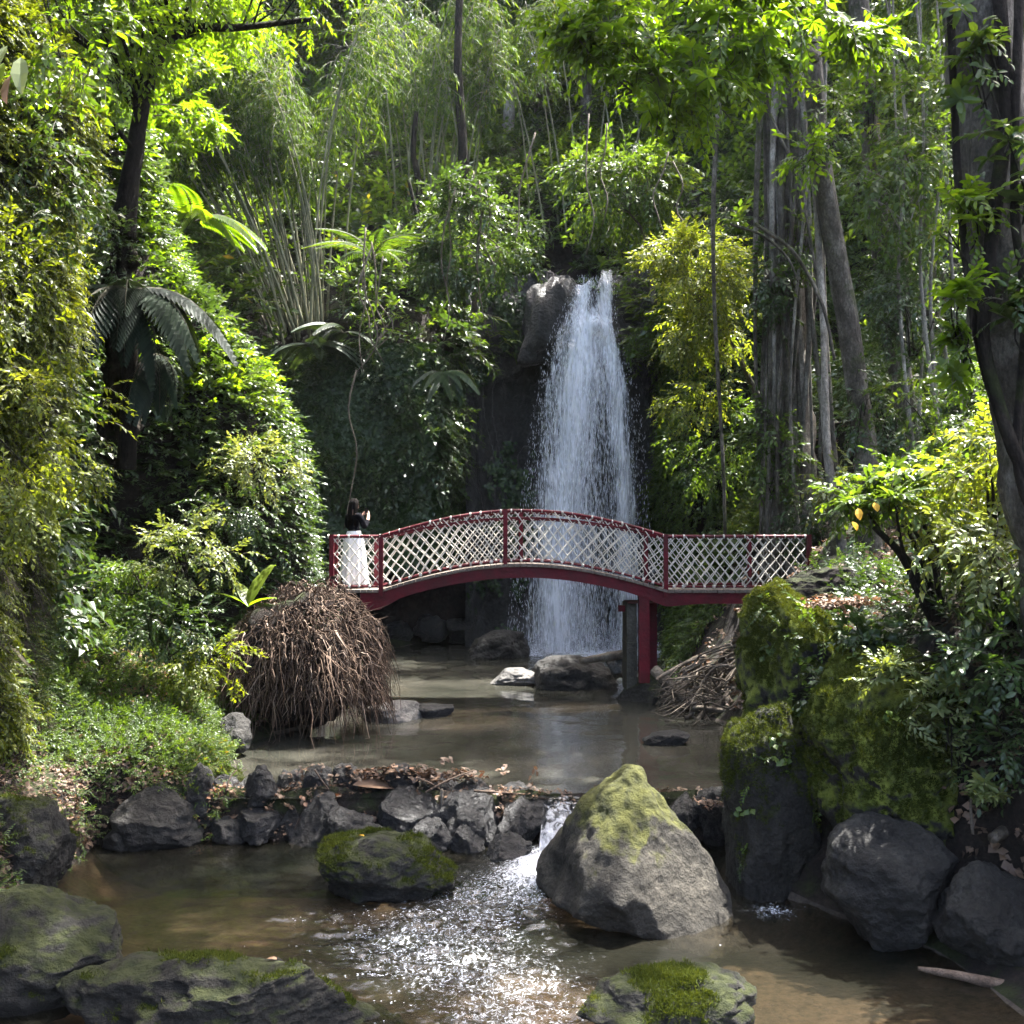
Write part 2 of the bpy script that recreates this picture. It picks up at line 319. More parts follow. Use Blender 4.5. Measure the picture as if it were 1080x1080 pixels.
def t_strand(n=4):
    t = Tm()
    for i in range(n):
        s = np.linspace(0, 1, 4); L_ = rr(0.5, 1.2)
        t.st(np.stack([rr(-.25, .25) + 0.04 * np.sin(s * 5 + rr(0, 6)), s * L_, rr(-0.05, .1) + 0 * s], -1), np.linspace(0.014, 0.006, 4), 0)
    return t.done()
TM = dict(
    alt=[t_alt(n=9) for _ in range(6)], althi=[t_alt(n=9, rows=HI) for _ in range(5)], altbig=[t_alt(n=8, Ln=0.48, W=0.082, rows=HI, curve=0.5) for _ in range(5)],
    altfine=[t_alt(n=13, Ln=0.24, W=0.05, curve=0.3) for _ in range(5)], altdroop=[t_alt(n=10, Ln=0.36, W=0.07, droop=0.6, curve=0.9) for _ in range(5)],
    ros=[t_ros() for _ in range(4)], roshi=[t_ros(rows=HI, n=9) for _ in range(4)], bam=[t_bam() for _ in range(6)], fern=[t_fern() for _ in range(4)],
    ivy=[t_ivy() for _ in range(5)], blade=[t_blade() for _ in range(4)], strand=[t_strand() for _ in range(4)],
    palmate=[t_ros(n=9, Ln=0.6, W=0.10, rows=LO, droop=0.2, up=0.0) for _ in range(4)])

def frames(dy, zref):
    y = unit(dy); x = unit(np.cross(y, zref)); z = np.cross(x, y)
    return np.stack([x, y, z], -1)   # columns
def bake(kinds, pos, R, s, rndamp=0.45, smooth_field=None):
    """kinds: list of template lists chosen at random; returns V,F,m,r"""
    pool = [t for k in kinds for t in TM[k]]
    pick = RNG.integers(0, len(pool), len(pos)); Vs, Fs, Ms, Rs = [], [], [], []; n0 = 0
    base = RNG.random(len(pos)) if smooth_field is None else np.clip(smooth_field + RNG.normal(0, 0.13, len(pos)), 0, 1)
    for k, t in enumerate(pool):
        idx = np.nonzero(pick == k)[0]
        if not len(idx): continue
        nv = len(t['V'])
        V = np.einsum('nij,vj->nvi', R[idx], t['V']) * s[idx, None, None] + pos[idx, None]
        Vs.append(V.reshape(-1, 3)); Fs.append((t['F'][None] + n0 + (np.arange(len(idx)) * nv)[:, None, None]).reshape(-1, 3))
        Ms.append(np.tile(t['m'], len(idx))); Rs.append(np.clip(base[idx, None] * (1 - rndamp) + t['r'][None] * rndamp, 0, 1).ravel()); n0 += nv * len(idx)
    return np.concatenate(Vs), np.concatenate(Fs), np.concatenate(Ms), np.concatenate(Rs)
def leaf_obj(name, baked, mats, parent=None, loc=None):
    V, F, m, r = baked
    return link(name, mesh_from(name, V, [F], mats, [m], r), parent, loc)
def merge_baked(lst):
    Vs, Fs, Ms, Rs = [], [], [], []; n = 0
    for V, F, m, r in lst: Vs.append(V); Fs.append(F + n); Ms.append(m); Rs.append(r); n += len(V)
    return np.concatenate(Vs), np.concatenate(Fs), np.concatenate(Ms), np.concatenate(Rs)

# ------------------------------------------------------------------ terrain: a lofted control net
def row(y, pts): return [(x, y, z) for x, z in pts]
NET = [
 row(2,   [(-16,14),(-9,12),(-5.2,9.5),(-5.0,.9),(-4.9,.2),(-4.8,-.45),(-4,-.95),(3,-.9),(4.0,-.45),(4.6,.0),(5.5,.9),(8.5,4),(16,10)]),
 row(7,   [(-16,14),(-9,12),(-4.9,9.5),(-4.7,1.0),(-4.5,.2),(-4.3,-.4),(-3.4,-.95),(2.6,-.58),(3.5,-.50),(4.1,-.1),(4.3,1.2),(7,4),(16,10)]),
 row(8.3, [(-16,14),(-9,12),(-4.8,9.5),(-4.65,1.0),(-4.4,.2),(-4.1,-.4),(-3.4,-.95),(2.6,-.62),(3.3,-.52),(3.9,.1),(4.1,1.6),(6.8,4),(16,10)]),
 row(9.5, [(-16,14),(-9,12),(-4.85,9.5),(-4.7,1.0),(-4.5,.2),(-4.3,-.42),(-3.4,-.9),(1.7,-.9),(2.5,-.5),(3.0,.3),(3.9,2.0),(6.8,3.6),(16,10)]),
 row(11.1,[(-16,14),(-9,12),(-4.95,9.5),(-4.8,1.05),(-4.65,.3),(-4.5,-.45),(-3.6,-.9),(1.8,-.9),(2.4,-.2),(2.8,.8),(4.1,2.2),(7,3.2),(16,9)]),
 row(11.4,[(-16,14),(-9,12),(-5.1,9.5),(-5.0,.8),(-4.4,.42),(-3.5,.06),(-3.0,.05),(2.0,.02),(2.5,.0),(2.9,.8),(4.1,2.2),(7,3.1),(16,9)]),
 row(12.0,[(-16,14),(-9,11),(-5.9,8.5),(-5.6,.95),(-3.9,.5),(-3.1,-.05),(-2.6,-.4),(2.2,-.4),(2.7,-.05),(3.1,.7),(4.2,2.3),(7,2.9),(16,9)]),
 row(13.0,[(-16,14),(-9.5,10.5),(-6.5,7.6),(-6.2,1.2),(-4.2,.55),(-3.4,-.05),(-2.8,-.45),(2.4,-.45),(3.0,-.05),(3.4,.7),(4.3,2.35),(7,2.8),(16,9)]),
 row(14.2,[(-16,14),(-9.5,10.5),(-6.7,7.8),(-6.3,2.0),(-4.6,.8),(-3.8,-.05),(-3.0,-.5),(2.6,-.45),(3.3,-.05),(3.7,.7),(4.5,2.35),(7.3,2.9),(16,9)]),
 row(15.6,[(-16,15),(-9.5,12),(-6.2,8.6),(-5.2,2.2),(-4.2,.8),(-3.0,-.05),(-2.4,-.5),(2.7,-.5),(3.3,-.05),(3.8,.7),(4.7,2.3),(7.6,3.2),(16,10)]),
 row(16.6,[(-16,17),(-9.0,13),(-5.5,8.9),(-3.35,4.7),(-3.15,1.2),(-2.6,-.05),(-2.0,-.5),(2.4,-.5),(3.0,-.05),(3.9,.6),(4.8,2.1),(7.8,3.6),(16,10.5)]),
 row(18.2,[(-16,17),(-9.2,13.2),(-5.7,9.2),(-3.35,4.9),(-3.2,1.9),(-2.6,-.05),(-2.0,-.5),(2.2,-.5),(2.8,-.05),(3.9,.6),(5.0,1.9),(8.2,4.4),(16,11.5)]),
 row(20,  [(-16,16.5),(-9.5,12.5),(-6.4,8.4),(-4.1,4.4),(-3.7,1.8),(-3.0,-.05),(-2.2,-.55),(2.6,-.55),(3.3,-.05),(4.3,1.0),(5.4,2.4),(8.8,5.6),(16.5,13)]),
 row(22.5,[(-16,16),(-10,11.5),(-7.4,7.0),(-5.2,3.6),(-4.4,1.5),(-3.5,-.05),(-2.6,-.6),(2.8,-.6),(3.6,-.05),(4.2,1.5),(5.6,4.2),(9.2,8),(17,16)]),
 [(-16,24.8,16),(-10,24.8,11.5),(-7.4,24.8,7.5),(-5.3,24.8,3.6),(-4.4,24.8,1.2),(-3.6,25.6,-.05),(-2.0,26.5,-.6),(2.6,26.5,-.6),(3.6,25.0,-.05),(4.1,24.2,1.2),(6.0,23.6,4.8),(9.8,24.6,9),(17.5,26,18)],
 [(-16,26.5,16),(-10,26.5,11.5),(-7.2,26.2,7.8),(-5.3,26.3,3.4),(-4.2,27.4,.6),(-2.4,28.2,.0),(-.9,28.3,-.2),(3.2,28.4,-.2),(3.9,26.2,.0),(4.3,25.0,1.4),(6.2,23.8,5.2),(10,25,9.5),(17.5,27,18)],
 [(-16,27,16.2),(-10,26.8,11.7),(-7.2,26.3,7.9),(-5.5,26.1,3.6),(-4.2,27.3,1.6),(-2.4,28.0,1.6),(-.9,28.4,2.0),(3.3,28.5,2.0),(3.95,26.2,1.8),(4.4,24.9,2.4),(6.3,23.8,5.5),(10,25,9.7),(17.5,27.3,18.2)],
 [(-16,27.3,16.4),(-10,27,11.8),(-7.2,26.2,8.0),(-5.5,25.7,3.9),(-4.0,25.6,2.3),(-2.3,25.8,2.1),(-1.05,28.5,2.6),(3.7,28.7,3.5),(4.05,25.9,3.6),(4.5,24.6,3.6),(6.4,23.8,6.0),(10,25.2,10),(17.6,27.5,18.5)],
 [(-16,28,17),(-10.2,27.8,12.3),(-7.3,26.9,8.6),(-5.5,26.1,6.3),(-3.9,25.9,6.8),(-2.2,26.2,7.4),(-.95,28.8,8.6),(3.5,28.9,8.8),(4.3,26.4,8.0),(5.3,25.2,7.8),(7.0,24.9,8.8),(10.5,26.2,11.8),(18,28.5,20)],
 [(-17,31,19),(-11,30,14.2),(-7.6,28.6,9.9),(-5.6,27.4,8.5),(-3.9,27.6,9.1),(-2.2,28.0,9.9),(-.6,33.2,9.4),(2.9,33.2,9.4),(4.6,28.5,11),(6.2,27.2,11.2),(8.3,27.2,13),(12.5,29.2,16.2),(20,31,24)],
 [(-21,38,24),(-14,37,20.5),(-9.8,36,17.2),(-7,35,15.8),(-4.6,36,16.8),(-2.2,36,16.2),(-.2,34.6,14.6),(2.6,34.6,14.6),(5.2,35,16.4),(7.8,34,17.4),(11.3,34,20),(16.5,36,24),(26,38,31)],
 [(-32,52,32),(-20,51,29),(-13,50,26.0),(-9,50,24.5),(-5.5,50,24.5),(-2.2,50,23.5),(.5,50,22),(3.5,50,22),(7,50,24.5),(10.5,50,26),(15.5,50,29),(23,51,33),(38,52,40)],
]
NET = np.array(NET, float)
NET[-1, :, 2] += 4.0
for _i in range(6): NET[_i, 2:4, 0] -= 0.40
for _i in range(9, 13): NET[_i, 1:5, 0] -= (0.55, 1.0, 0.95, 0.6)
def upsample(A, axis, seg):
    A = np.moveaxis(A, axis, 0); out = []
    for i in range(len(A) - 1):
        k = seg[i]; f = np.arange(k) / k
        p0 = A[max(i - 1, 0)]; p1 = A[i]; p2 = A[i + 1]; p3 = A[min(i + 2, len(A) - 1)]
        f_ = f.reshape(-1, *([1] * (A.ndim - 1)))
        lin = p1 + (p2 - p1) * f_
        cr = 0.5 * (2 * p1 + (p2 - p0) * f_ + (2 * p0 - 5 * p1 + 4 * p2 - p3) * f_ ** 2 + (3 * p1 - p0 - 3 * p2 + p3) * f_ ** 3)
        out.append(0.55 * lin + 0.45 * cr)
    out.append(A[-1:]); return np.moveaxis(np.concatenate(out), 0, axis)
segs_v = [max(3, int(np.ceil(np.median(np.linalg.norm(NET[i + 1] - NET[i], axis=-1)) / 0.22))) for i in range(len(NET) - 1)]
segs_u = [max(3, int(np.ceil(np.percentile(np.linalg.norm(NET[:, j + 1] - NET[:, j], axis=-1), 60) / 0.22))) for j in range(12)]
segs_v = [min(s, 34) for s in segs_v]; segs_u = [min(s, 26) for s in segs_u]
G = upsample(upsample(NET, 0, segs_v), 1, segs_u)
def grid_normals(G):
    du = np.gradient(G, axis=1); dv = np.gradient(G, axis=0); return unit(np.cross(du, dv))
Nn = grid_normals(G)
amp = 0.06 + 0.40 * sstep(0.3, 2.5, G[..., 2]); amp = np.where((G[..., 1] > 25.3) & (G[..., 0] > -1) & (G[..., 0] < 3.6) & (G[..., 2] < 9), 0.12, amp)
amp *= 1 - 0.85 * ((G[..., 1] < 12.2) & (G[..., 1] > 10.6) & (np.abs(G[..., 0]) < 3.2))
amp *= 1 - 0.75 * ((G[..., 0] < -2.8) & (G[..., 0] > -5.6) & (G[..., 1] > 11) & (G[..., 1] < 14) & (G[..., 2] < 1.4))
G = G + Nn * (amp * fbm(G * 0.55, 5, 3))[..., None] * 1.5
_sil = ((G[..., 1] > 11.15) & (G[..., 1] < 11.8) & (np.abs(G[..., 0]) < 3.4)) * sstep(.12, .45, np.abs(G[..., 0] - .6)); G[..., 2] += _sil * (.03 + .11 * fbm(G * (3.2, 3.2, 0), 3, 77)); G[..., 1] += _sil * .12 * fbm(G * (2.2, 0, 0) + 5, 3, 78)
Nn = grid_normals(G)
nv, nu = G.shape[:2]
i = np.arange(nv - 1)[:, None] * nu + np.arange(nu - 1)[None]
TF = np.stack([i, i + 1, i + nu + 1, i + nu], -1).reshape(-1, 4)
tv = G.reshape(-1, 3); fc = tv[TF].mean(1)
isbed = (fc[:, 2] < np.where(fc[:, 1] < 10.9, -0.44, np.where(fc[:, 1] < 11.75, -2, 0.0))) & (fc[:, 1] < 28.5)
fm = np.where(isbed, 1, 0)
terrain = link('terrain', mesh_from('terrain', tv, [TF], [M['soil'], M['bed']], [fm], None, True))
tag(terrain, 'dark soil and rock of the gorge floor, banks and slopes', kind='structure')
# sampling on the terrain
tri = np.concatenate([TF[:, [0, 1, 2]], TF[:, [0, 2, 3]]])
tA, tB, tC = tv[tri[:, 0]], tv[tri[:, 1]], tv[tri[:, 2]]
tcr = np.cross(tB - tA, tC - tA); tarea = np.linalg.norm(tcr, axis=1) / 2; tn = unit(tcr); tcen = (tA + tB + tC) / 3
tproj = np.stack([540 + tcen[:, 0] / tcen[:, 1] * FPX, 570 - (tcen[:, 2] - CAM[2]) / tcen[:, 1] * FPX], -1)
TSUM = {}
def sample(mask, n, seed=0):
    w = tarea * mask; w = w / w.sum(); r = np.random.default_rng(seed + 100)
    k = r.choice(len(w), n, p=w); a, b = r.random(n), r.random(n); q = a + b > 1; a[q], b[q] = 1 - a[q], 1 - b[q]
    return tA[k] + (tB[k] - tA[k]) * a[:, None] + (tC[k] - tA[k]) * b[:, None], tn[k]
cx, cy, cz = tcen.T
INV = (tproj[:, 0] > -260) & (tproj[:, 0] < 1340) & (tproj[:, 1] > -260) & (cy > 4)
def scatter(name, label, mask, n, kinds, size, mats, a=1.0, up=0.2, rnd=0.45, lift=(0.0, 0.1), clump=1.0, thr=0.0, seed=1, flat=False, kindprop='stuff', fieldseed=5):
    pos, nrm = sample(mask & INV if mask.dtype == bool else mask * INV, int(n), seed)
    f = fbm(pos * clump, 3, fieldseed)
    keep = f > thr - 0.35 + RNG.normal(0, 0.12, len(f)); pos, nrm, f = pos[keep], nrm[keep], f[keep]
    r = RNG.normal(0, 1, pos.shape)
    if flat:   # lies against the surface, leaves face outwards and point down
        dy = unit(np.array([0, 0, -1.0]) + nrm * 0.25 + r * 0.35); R = frames(dy, nrm)
    else:
        dy = unit(nrm * a + np.array([0, 0, up]) + r * rnd); R = frames(dy, unit(np.array([0, 0, 1.0]) + nrm * 0.35))
    s = RNG.uniform(size[0], size[1], len(pos)) * (1 + 0.35 * f)
    pos = pos + nrm * (RNG.uniform(lift[0], lift[1], len(pos)) + 0.25 * np.maximum(f, 0) * size[1])[:, None]
    o = leaf_obj(name, bake(kinds, pos, R, s, smooth_field=0.5 + 0.75 * fbm(pos * 0.9 + 40, 3, fieldseed + 9)), mats)
    return tag(o, label, kind=kindprop)

fallzone = ((cy > 25.2) & (cx > -1.1) & (cx < 3.75) & (cz < 10.2)) | ((cy > 28) & (cy < 34.7) & (cx > -.6) & (cx < 2.9) & (cz < 12.5))
under = (cy > 25.0) & (cz < 2.1) & (cx < 4)
dry = (cz > 0.15) & ~fallzone & ~under
R_wall = dry & (cx < -4.3) & (cy < 12.1) & (cz > 0.9)
R_rec = dry & (cx < -4.9) & (cy >= 12.1) & (cy < 15.6) & (cz > 1.6)
R_bank = dry & (cx < -2.6) & (cx > -6.5) & (cy > 11.2) & (cy < 15.9) & (cz < 1.9)
R_prom = dry & (cx < -2.9) & (cy >= 15.0) & (cy < 24.5) & (cz > 1.2)
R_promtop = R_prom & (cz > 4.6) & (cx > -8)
R_ivy = dry & (cy >= 24.8) & (cx < -0.3) & (cx > -6.5) & (cz < 7.8)
R_rcl = dry & (cy > 21.5) & (cx > 3.6) & (cx < 9) & (cz < 11)
CLUMP = ((cx > -7.2) & (cx < -4.2) & (cy < 30.5) & (cz > 7.0))
R_hill = dry & (cy > 25.5) & (cz > 7.4) & ~(CLUMP & (np.sin(cx * 9) > -.8))
R_right = dry & (cx > 2.6) & (cy > 7) & (cy <= 23)
R_rlow = R_right & (cz < 2.6) & (cz > 1.0) & (cy < 14)
R_rslope = R_right & (cz >= 2.4) & ((cy > 15.5) | (cz > 3.6))
ST = M['stem']
# near left wall
scatter('undergrowth', 'fresh yellow-green leafy sprays hanging on the near cliff face', R_wall & ((cz > 2.8) | (np.sin(cy * 5 + cz * 1.5 + 2 * np.sin(cz * 3)) > .1)), 19000, ['altdroop', 'altfine', 'altfine', 'fern'], (0.11, 0.27), [M['lf_wall'], ST], a=0.75, up=-0.35, clump=0.9, thr=0.12, seed=2)
scatter('hanging_moss', 'strands of brown moss and rootlets dripping down the near cliff', R_wall & (cz < 4.5), 1500, ['strand'], (0.12, 0.38), [M['hang']], flat=True, seed=3, clump=0.8)
scatter('moss', 'short green moss clinging to the near cliff wall', R_wall & (cz < 7), 16000, ['blade'], (0.04, 0.10), [M['moss']], seed=4, a=0.8, up=-0.5, rnd=0.6)
scatter('undergrowth', 'dark ferny growth in the shady cleft beside the near cliff', R_rec, 1500, ['fern', 'altdroop'], (0.3, 0.6), [M['lf_dark'], ST], a=0.8, up=0.1, seed=5, thr=0.1)
scatter('ground_cover', 'low bright leafy plants carpeting the stone bank before the root ball', R_bank, 12000, ['altfine', 'alt', 'altfine'], (0.07, 0.19), [M['lf_mid'], ST], a=0.8, up=0.25, rnd=.7, seed=6, clump=1.6, thr=0.02)
scatter('leaf_litter', 'brown dead leaves lying on the low bank under the near cliff', R_bank, 1200, ['ivy'], (0.08, 0.16), [M['litter']], seed=7, a=0.4, up=0.0, rnd=1.0, lift=(0.0, 0.02))
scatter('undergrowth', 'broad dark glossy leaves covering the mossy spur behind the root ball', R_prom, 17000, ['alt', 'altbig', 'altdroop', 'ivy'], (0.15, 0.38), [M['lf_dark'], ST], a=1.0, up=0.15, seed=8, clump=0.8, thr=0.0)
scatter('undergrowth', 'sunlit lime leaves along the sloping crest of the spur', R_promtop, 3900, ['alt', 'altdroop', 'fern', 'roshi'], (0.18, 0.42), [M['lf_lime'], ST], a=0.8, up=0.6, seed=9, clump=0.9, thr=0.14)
scatter('ivy', 'dense small dark ivy leaves sheeting the cliff beside the waterfall', R_ivy, 22000, ['ivy'], (0.15, 0.30), [M['lf_ivy']], flat=True, seed=10, clump=0.5, thr=-0.3)
scatter('undergrowth', 'loose leafy sprays hanging over the ivy cliff', R_ivy & (cz > 4), 1500, ['altdroop', 'fern', 'altfine'], (0.3, 0.6), [M['lf_dark'], ST], a=1.0, up=-0.2, seed=11, clump=0.5, thr=0.15)
scatter('ivy', 'fine green creeper covering the cliff on the far side of the falls', R_rcl, 14000, ['ivy', 'altdroop', 'altfine'], (0.16, 0.36), [M['lf_mid'], ST], a=0.8, up=-0.5, seed=12, clump=0.6, thr=-0.15)
scatter('forest', 'tangled mixed foliage filling the slope above the waterfall', R_hill, 16000, ['alt', 'altdroop', 'bam', 'bam'], (0.45, 1.05), [M['lf_mid'], ST], a=0.9, up=0.3, seed=13, clump=0.35, thr=0.0, lift=(0.0, 0.9))
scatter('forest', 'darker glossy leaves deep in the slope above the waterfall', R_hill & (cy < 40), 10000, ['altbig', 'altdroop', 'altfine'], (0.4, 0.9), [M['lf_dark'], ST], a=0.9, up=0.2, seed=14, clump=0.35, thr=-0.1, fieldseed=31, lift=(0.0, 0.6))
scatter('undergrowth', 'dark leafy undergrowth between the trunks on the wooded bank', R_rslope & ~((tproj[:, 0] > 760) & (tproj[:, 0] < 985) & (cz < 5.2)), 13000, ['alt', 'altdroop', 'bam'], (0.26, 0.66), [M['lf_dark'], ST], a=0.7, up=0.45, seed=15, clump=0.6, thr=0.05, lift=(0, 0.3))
scatter('leaf_litter', 'fallen brown leaves and twigs on the wooded bank', R_right, 3500, ['ivy'], (0.10, 0.22), [M['litter']], seed=16, a=0.4, up=0.0, rnd=1.0, lift=(0.0, 0.03))
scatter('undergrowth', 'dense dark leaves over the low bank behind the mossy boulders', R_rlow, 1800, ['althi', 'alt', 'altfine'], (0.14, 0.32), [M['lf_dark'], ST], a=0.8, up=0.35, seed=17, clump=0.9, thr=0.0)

R_edge = (cz > -.35) & (cz < 1.5) & (cx < -3.2) & (cx > -6.2) & (cy > 7.5) & (cy < 12.2)
scatter('leaf_litter', 'damp brown litter strewn down the muddy bank below the near cliff', R_edge, 5200, ['ivy', 'strand'], (0.05, 0.13), [M['litter'], M['hang']], seed=18, a=0.3, up=0.0, rnd=1.0, lift=(0.0, 0.02))
scatter('ground_cover', 'sparse seedlings and creeping stems on the muddy bank', R_edge, 2600, ['altfine', 'alt'], (0.06, 0.17), [M['lf_mid'], ST], a=0.8, up=0.2, rnd=.7, seed=19, clump=1.8, thr=0.12)
R_sill = (cz > -.35) & (cz < .4) & (np.abs(cx) < 3.3) & (cy > 11.0) & (cy < 11.8)
scatter('leaf_litter', 'wet leaves and twig scraps lodged along the rock dam', R_sill, 750, ['ivy', 'strand'], (0.04, 0.12), [M['litter'], M['hang']], seed=20, a=0.4, up=0.0, rnd=1.0, lift=(0.0, 0.03))
# ------------------------------------------------------------------ waterfall cliff
def rock_face():
    m = MB(); nx, nz = 150, 200
    u = np.linspace(-1.25, 4.2, nx); z = np.linspace(-0.5, 11.0, nz)
    Xg, Zg = np.meshgrid(u, z)
    Yg = 27.75 + 0.035 * Zg - 0.5 * sstep(-0.7, -1.25, Xg) - 0.7 * sstep(3.2, 4.2, Xg)
    prof = 1.15 * sstep(4.5, 0.5, Zg) * np.exp(-((Xg - 1.9) / 1.6) ** 2)            # rock apron bulging forward below the falls
    Yg = Yg - prof - 0.5 * sstep(8.6, 8.2, Zg) * np.exp(-((Xg - 2.2) / 0.8) ** 2)
    # joints: columnar steps
    q = np.stack([Xg * 1.15 + 0.15 * Zg, Zg * 0.30, 0 * Zg], -1)
    blocks = np.floor(vnoise(q * 1.6, 21) * 5) / 5
    Yg = Yg - 0.95 * blocks + 0.45 - 0.38 * fbm(np.stack([Xg * 1.4, Zg * 0.8, 0 * Zg], -1), 5, 8)
    topc = 10.35 - .62 * np.exp(-((Xg - 2.22) / .52) ** 4) - 0.12 * np.maximum(0, np.abs(Xg - 2.2) - 1) - 0.18 * fbm(np.stack([u * 1.2, 0 * u, 0 * u], -1), 3, 4)[None]
    V = np.stack([Xg, Yg, np.minimum(Zg, topc + 0.0 * Zg)], -1)
    V[..., 1] += np.maximum(0, Zg - topc) * 2.2
    i = np.arange(nz - 1)[:, None] * nx + np.arange(nx - 1)[None]
    F = np.stack([i, i + 1, i + nx + 1, i + nx], -1).reshape(-1, 4)
    return V, mesh_from('cliff', V.reshape(-1, 3), [F], [M['wetrock']], None, None, True)
RFV, me = rock_face(); cl = link('cliff', me); tag(cl, 'dark wet jointed rock face behind the waterfall', kind='structure')

r = np.random.default_rng(61); q = RFV[8:-14, 4:52].reshape(-1, 3); q = q[r.choice(len(q), 3200)] + r.normal(0, .04, (3200, 3)); q = q[fbm(q * 1.1 + 9, 3, 12) > .10]
dy = unit(np.array([0, -.35, -1.0]) + r.normal(0, .35, q.shape)); tag(leaf_obj('ivy', bake(['ivy', 'altfine'], q + (0, -.12, 0), frames(dy, np.array([0, -1.0, .2])), r.uniform(.12, .30, len(q))), [M['lf_ivy'], ST]), 'patches of creeper on the wet rock beside the falls', kind='stuff')
# ------------------------------------------------------------------ water
def water_mat(name, murk, tint, mixd, bscale, bstr, rough=0.03, foam=False):
    m, nt, N = newmat(name)
    tc = N('ShaderNodeTexCoord')
    mp = N('ShaderNodeMapping'); mp.inputs['Scale'].default_value = (1.0, 0.8, 1); L(nt, tc.outputs['Object'], mp.inputs[0])
    n1 = N('ShaderNodeTexNoise', i_Scale=bscale, i_Detail=4.0, i_Roughness=0.55, i_Distortion=0.6); L(nt, mp.outputs[0], n1.inputs['Vector'])
    bp = N('ShaderNodeBump', i_Strength=bstr, i_Distance=0.06); L(nt, n1.outputs[0], bp.inputs['Height'])
    fr = N('ShaderNodeFresnel', i_IOR=1.33); L(nt, bp.outputs[0], fr.inputs['Normal'])
    gl = N('ShaderNodeBsdfGlossy', i_Roughness=rough); L(nt, bp.outputs[0], gl.inputs['Normal']); gl.inputs[0].default_value = (0.95, 0.97, 1, 1)
    tr = N('ShaderNodeBsdfTransparent'); tr.inputs[0].default_value = (*tint, 1)
    n2 = N('ShaderNodeTexNoise', i_Scale=0.6, i_Detail=3.0); L(nt, tc.outputs['Object'], n2.inputs['Vector'])
    cr = ramp(nt, [(0.35, murk[0]), (0.65, murk[1])]); L(nt, n2.outputs[0], cr.inputs[0])
    df = N('ShaderNodeBsdfDiffuse'); L(nt, cr.outputs[0], df.inputs[0])
    m1 = N('ShaderNodeMixShader'); m1.inputs[0].default_value = mixd; L(nt, tr.outputs[0], m1.inputs[1]); L(nt, df.outputs[0], m1.inputs[2])
    m2 = N('ShaderNodeMixShader'); L(nt, fr.outputs[0], m2.inputs[0]); L(nt, m1.outputs[0], m2.inputs[1]); L(nt, gl.outputs[0], m2.inputs[2])
    last = m2
    if foam:
        sn = N('ShaderNodeAttribute', attribute_name='foam'); sm = N('ShaderNodeMath', operation='MULTIPLY_ADD'); L(nt, sn.outputs['Fac'], sm.inputs[0]); sm.inputs[1].default_value = .36; sm.inputs[2].default_value = bstr; L(nt, sm.outputs[0], bp.inputs['Strength'])
        at = N('ShaderNodeAttribute', attribute_name='foam')
        v = N('ShaderNodeTexNoise', i_Scale=24.0, i_Detail=6.0, i_Roughness=0.75, i_Distortion=1.2); L(nt, mp.outputs[0], v.inputs['Vector'])
        a = N('ShaderNodeMath', operation='MULTIPLY_ADD'); L(nt, at.outputs['Fac'], a.inputs[0]); a.inputs[1].default_value = 0.42; L(nt, v.outputs[0], a.inputs[2])
        mr = N('ShaderNodeMapRange'); L(nt, a.outputs[0], mr.inputs[0]); mr.inputs[1].default_value = 0.74; mr.inputs[2].default_value = 0.98; mr.inputs[4].default_value = 0.85
        fd = N('ShaderNodeBsdfDiffuse'); fd.inputs[0].default_value = (0.75, 0.78, 0.82, 1)
        m3 = N('ShaderNodeMixShader'); L(nt, mr.outputs[0], m3.inputs[0]); L(nt, m2.outputs[0], m3.inputs[1]); L(nt, fd.outputs[0], m3.inputs[2]); last = m3
    out = N('ShaderNodeOutputMaterial'); L(nt, last.outputs[0], out.inputs[0])
    return m
M['w_up'] = water_mat('pool_water', ((0.040, 0.041, 0.032), (0.082, 0.078, 0.062)), (0.60, 0.57, 0.48), 0.5, 3.6, 0.09, foam=True)
M['w_low'] = water_mat('stream_water', ((0.015, 0.018, 0.012), (0.040, 0.036, 0.026)), (0.66, 0.60, 0.49), 0.24, 9.0, 0.16, rough=.10, foam=True)
def grid_water(name, x0, x1, y0, y1, step, zf, mat, label):
    xs = np.arange(x0, x1 + 1e-6, step); ys = np.arange(y0, y1 + 1e-6, step); Xg, Yg = np.meshgrid(xs, ys)
    Z, foam = zf(Xg, Yg); V = np.stack([Xg, Yg, Z], -1).reshape(-1, 3); nx = len(xs)
    i = np.arange(len(ys) - 1)[:, None] * nx + np.arange(nx - 1)[None]
    F = np.stack([i, i + 1, i + nx + 1, i + nx], -1).reshape(-1, 4)
    o = link(name, mesh_from(name, V, [F], [mat], None, None, True, dict(foam=foam.ravel()))); return tag(o, label, kind='structure')
def z_up(x, y):
    d = np.hypot(x - 1.9, (y - 26.2) * 0.8); a = 0.006 + 0.035 * np.exp(-(d / 3.0) ** 2)
    return a * 2 * fbm(np.stack([x * 2.2, y * 2.6, 0 * x], -1), 4, 2), 1.1 * np.exp(-(d / 1.3) ** 2)
SP = P(590, 905, 10.55)   # foot of the little cascade
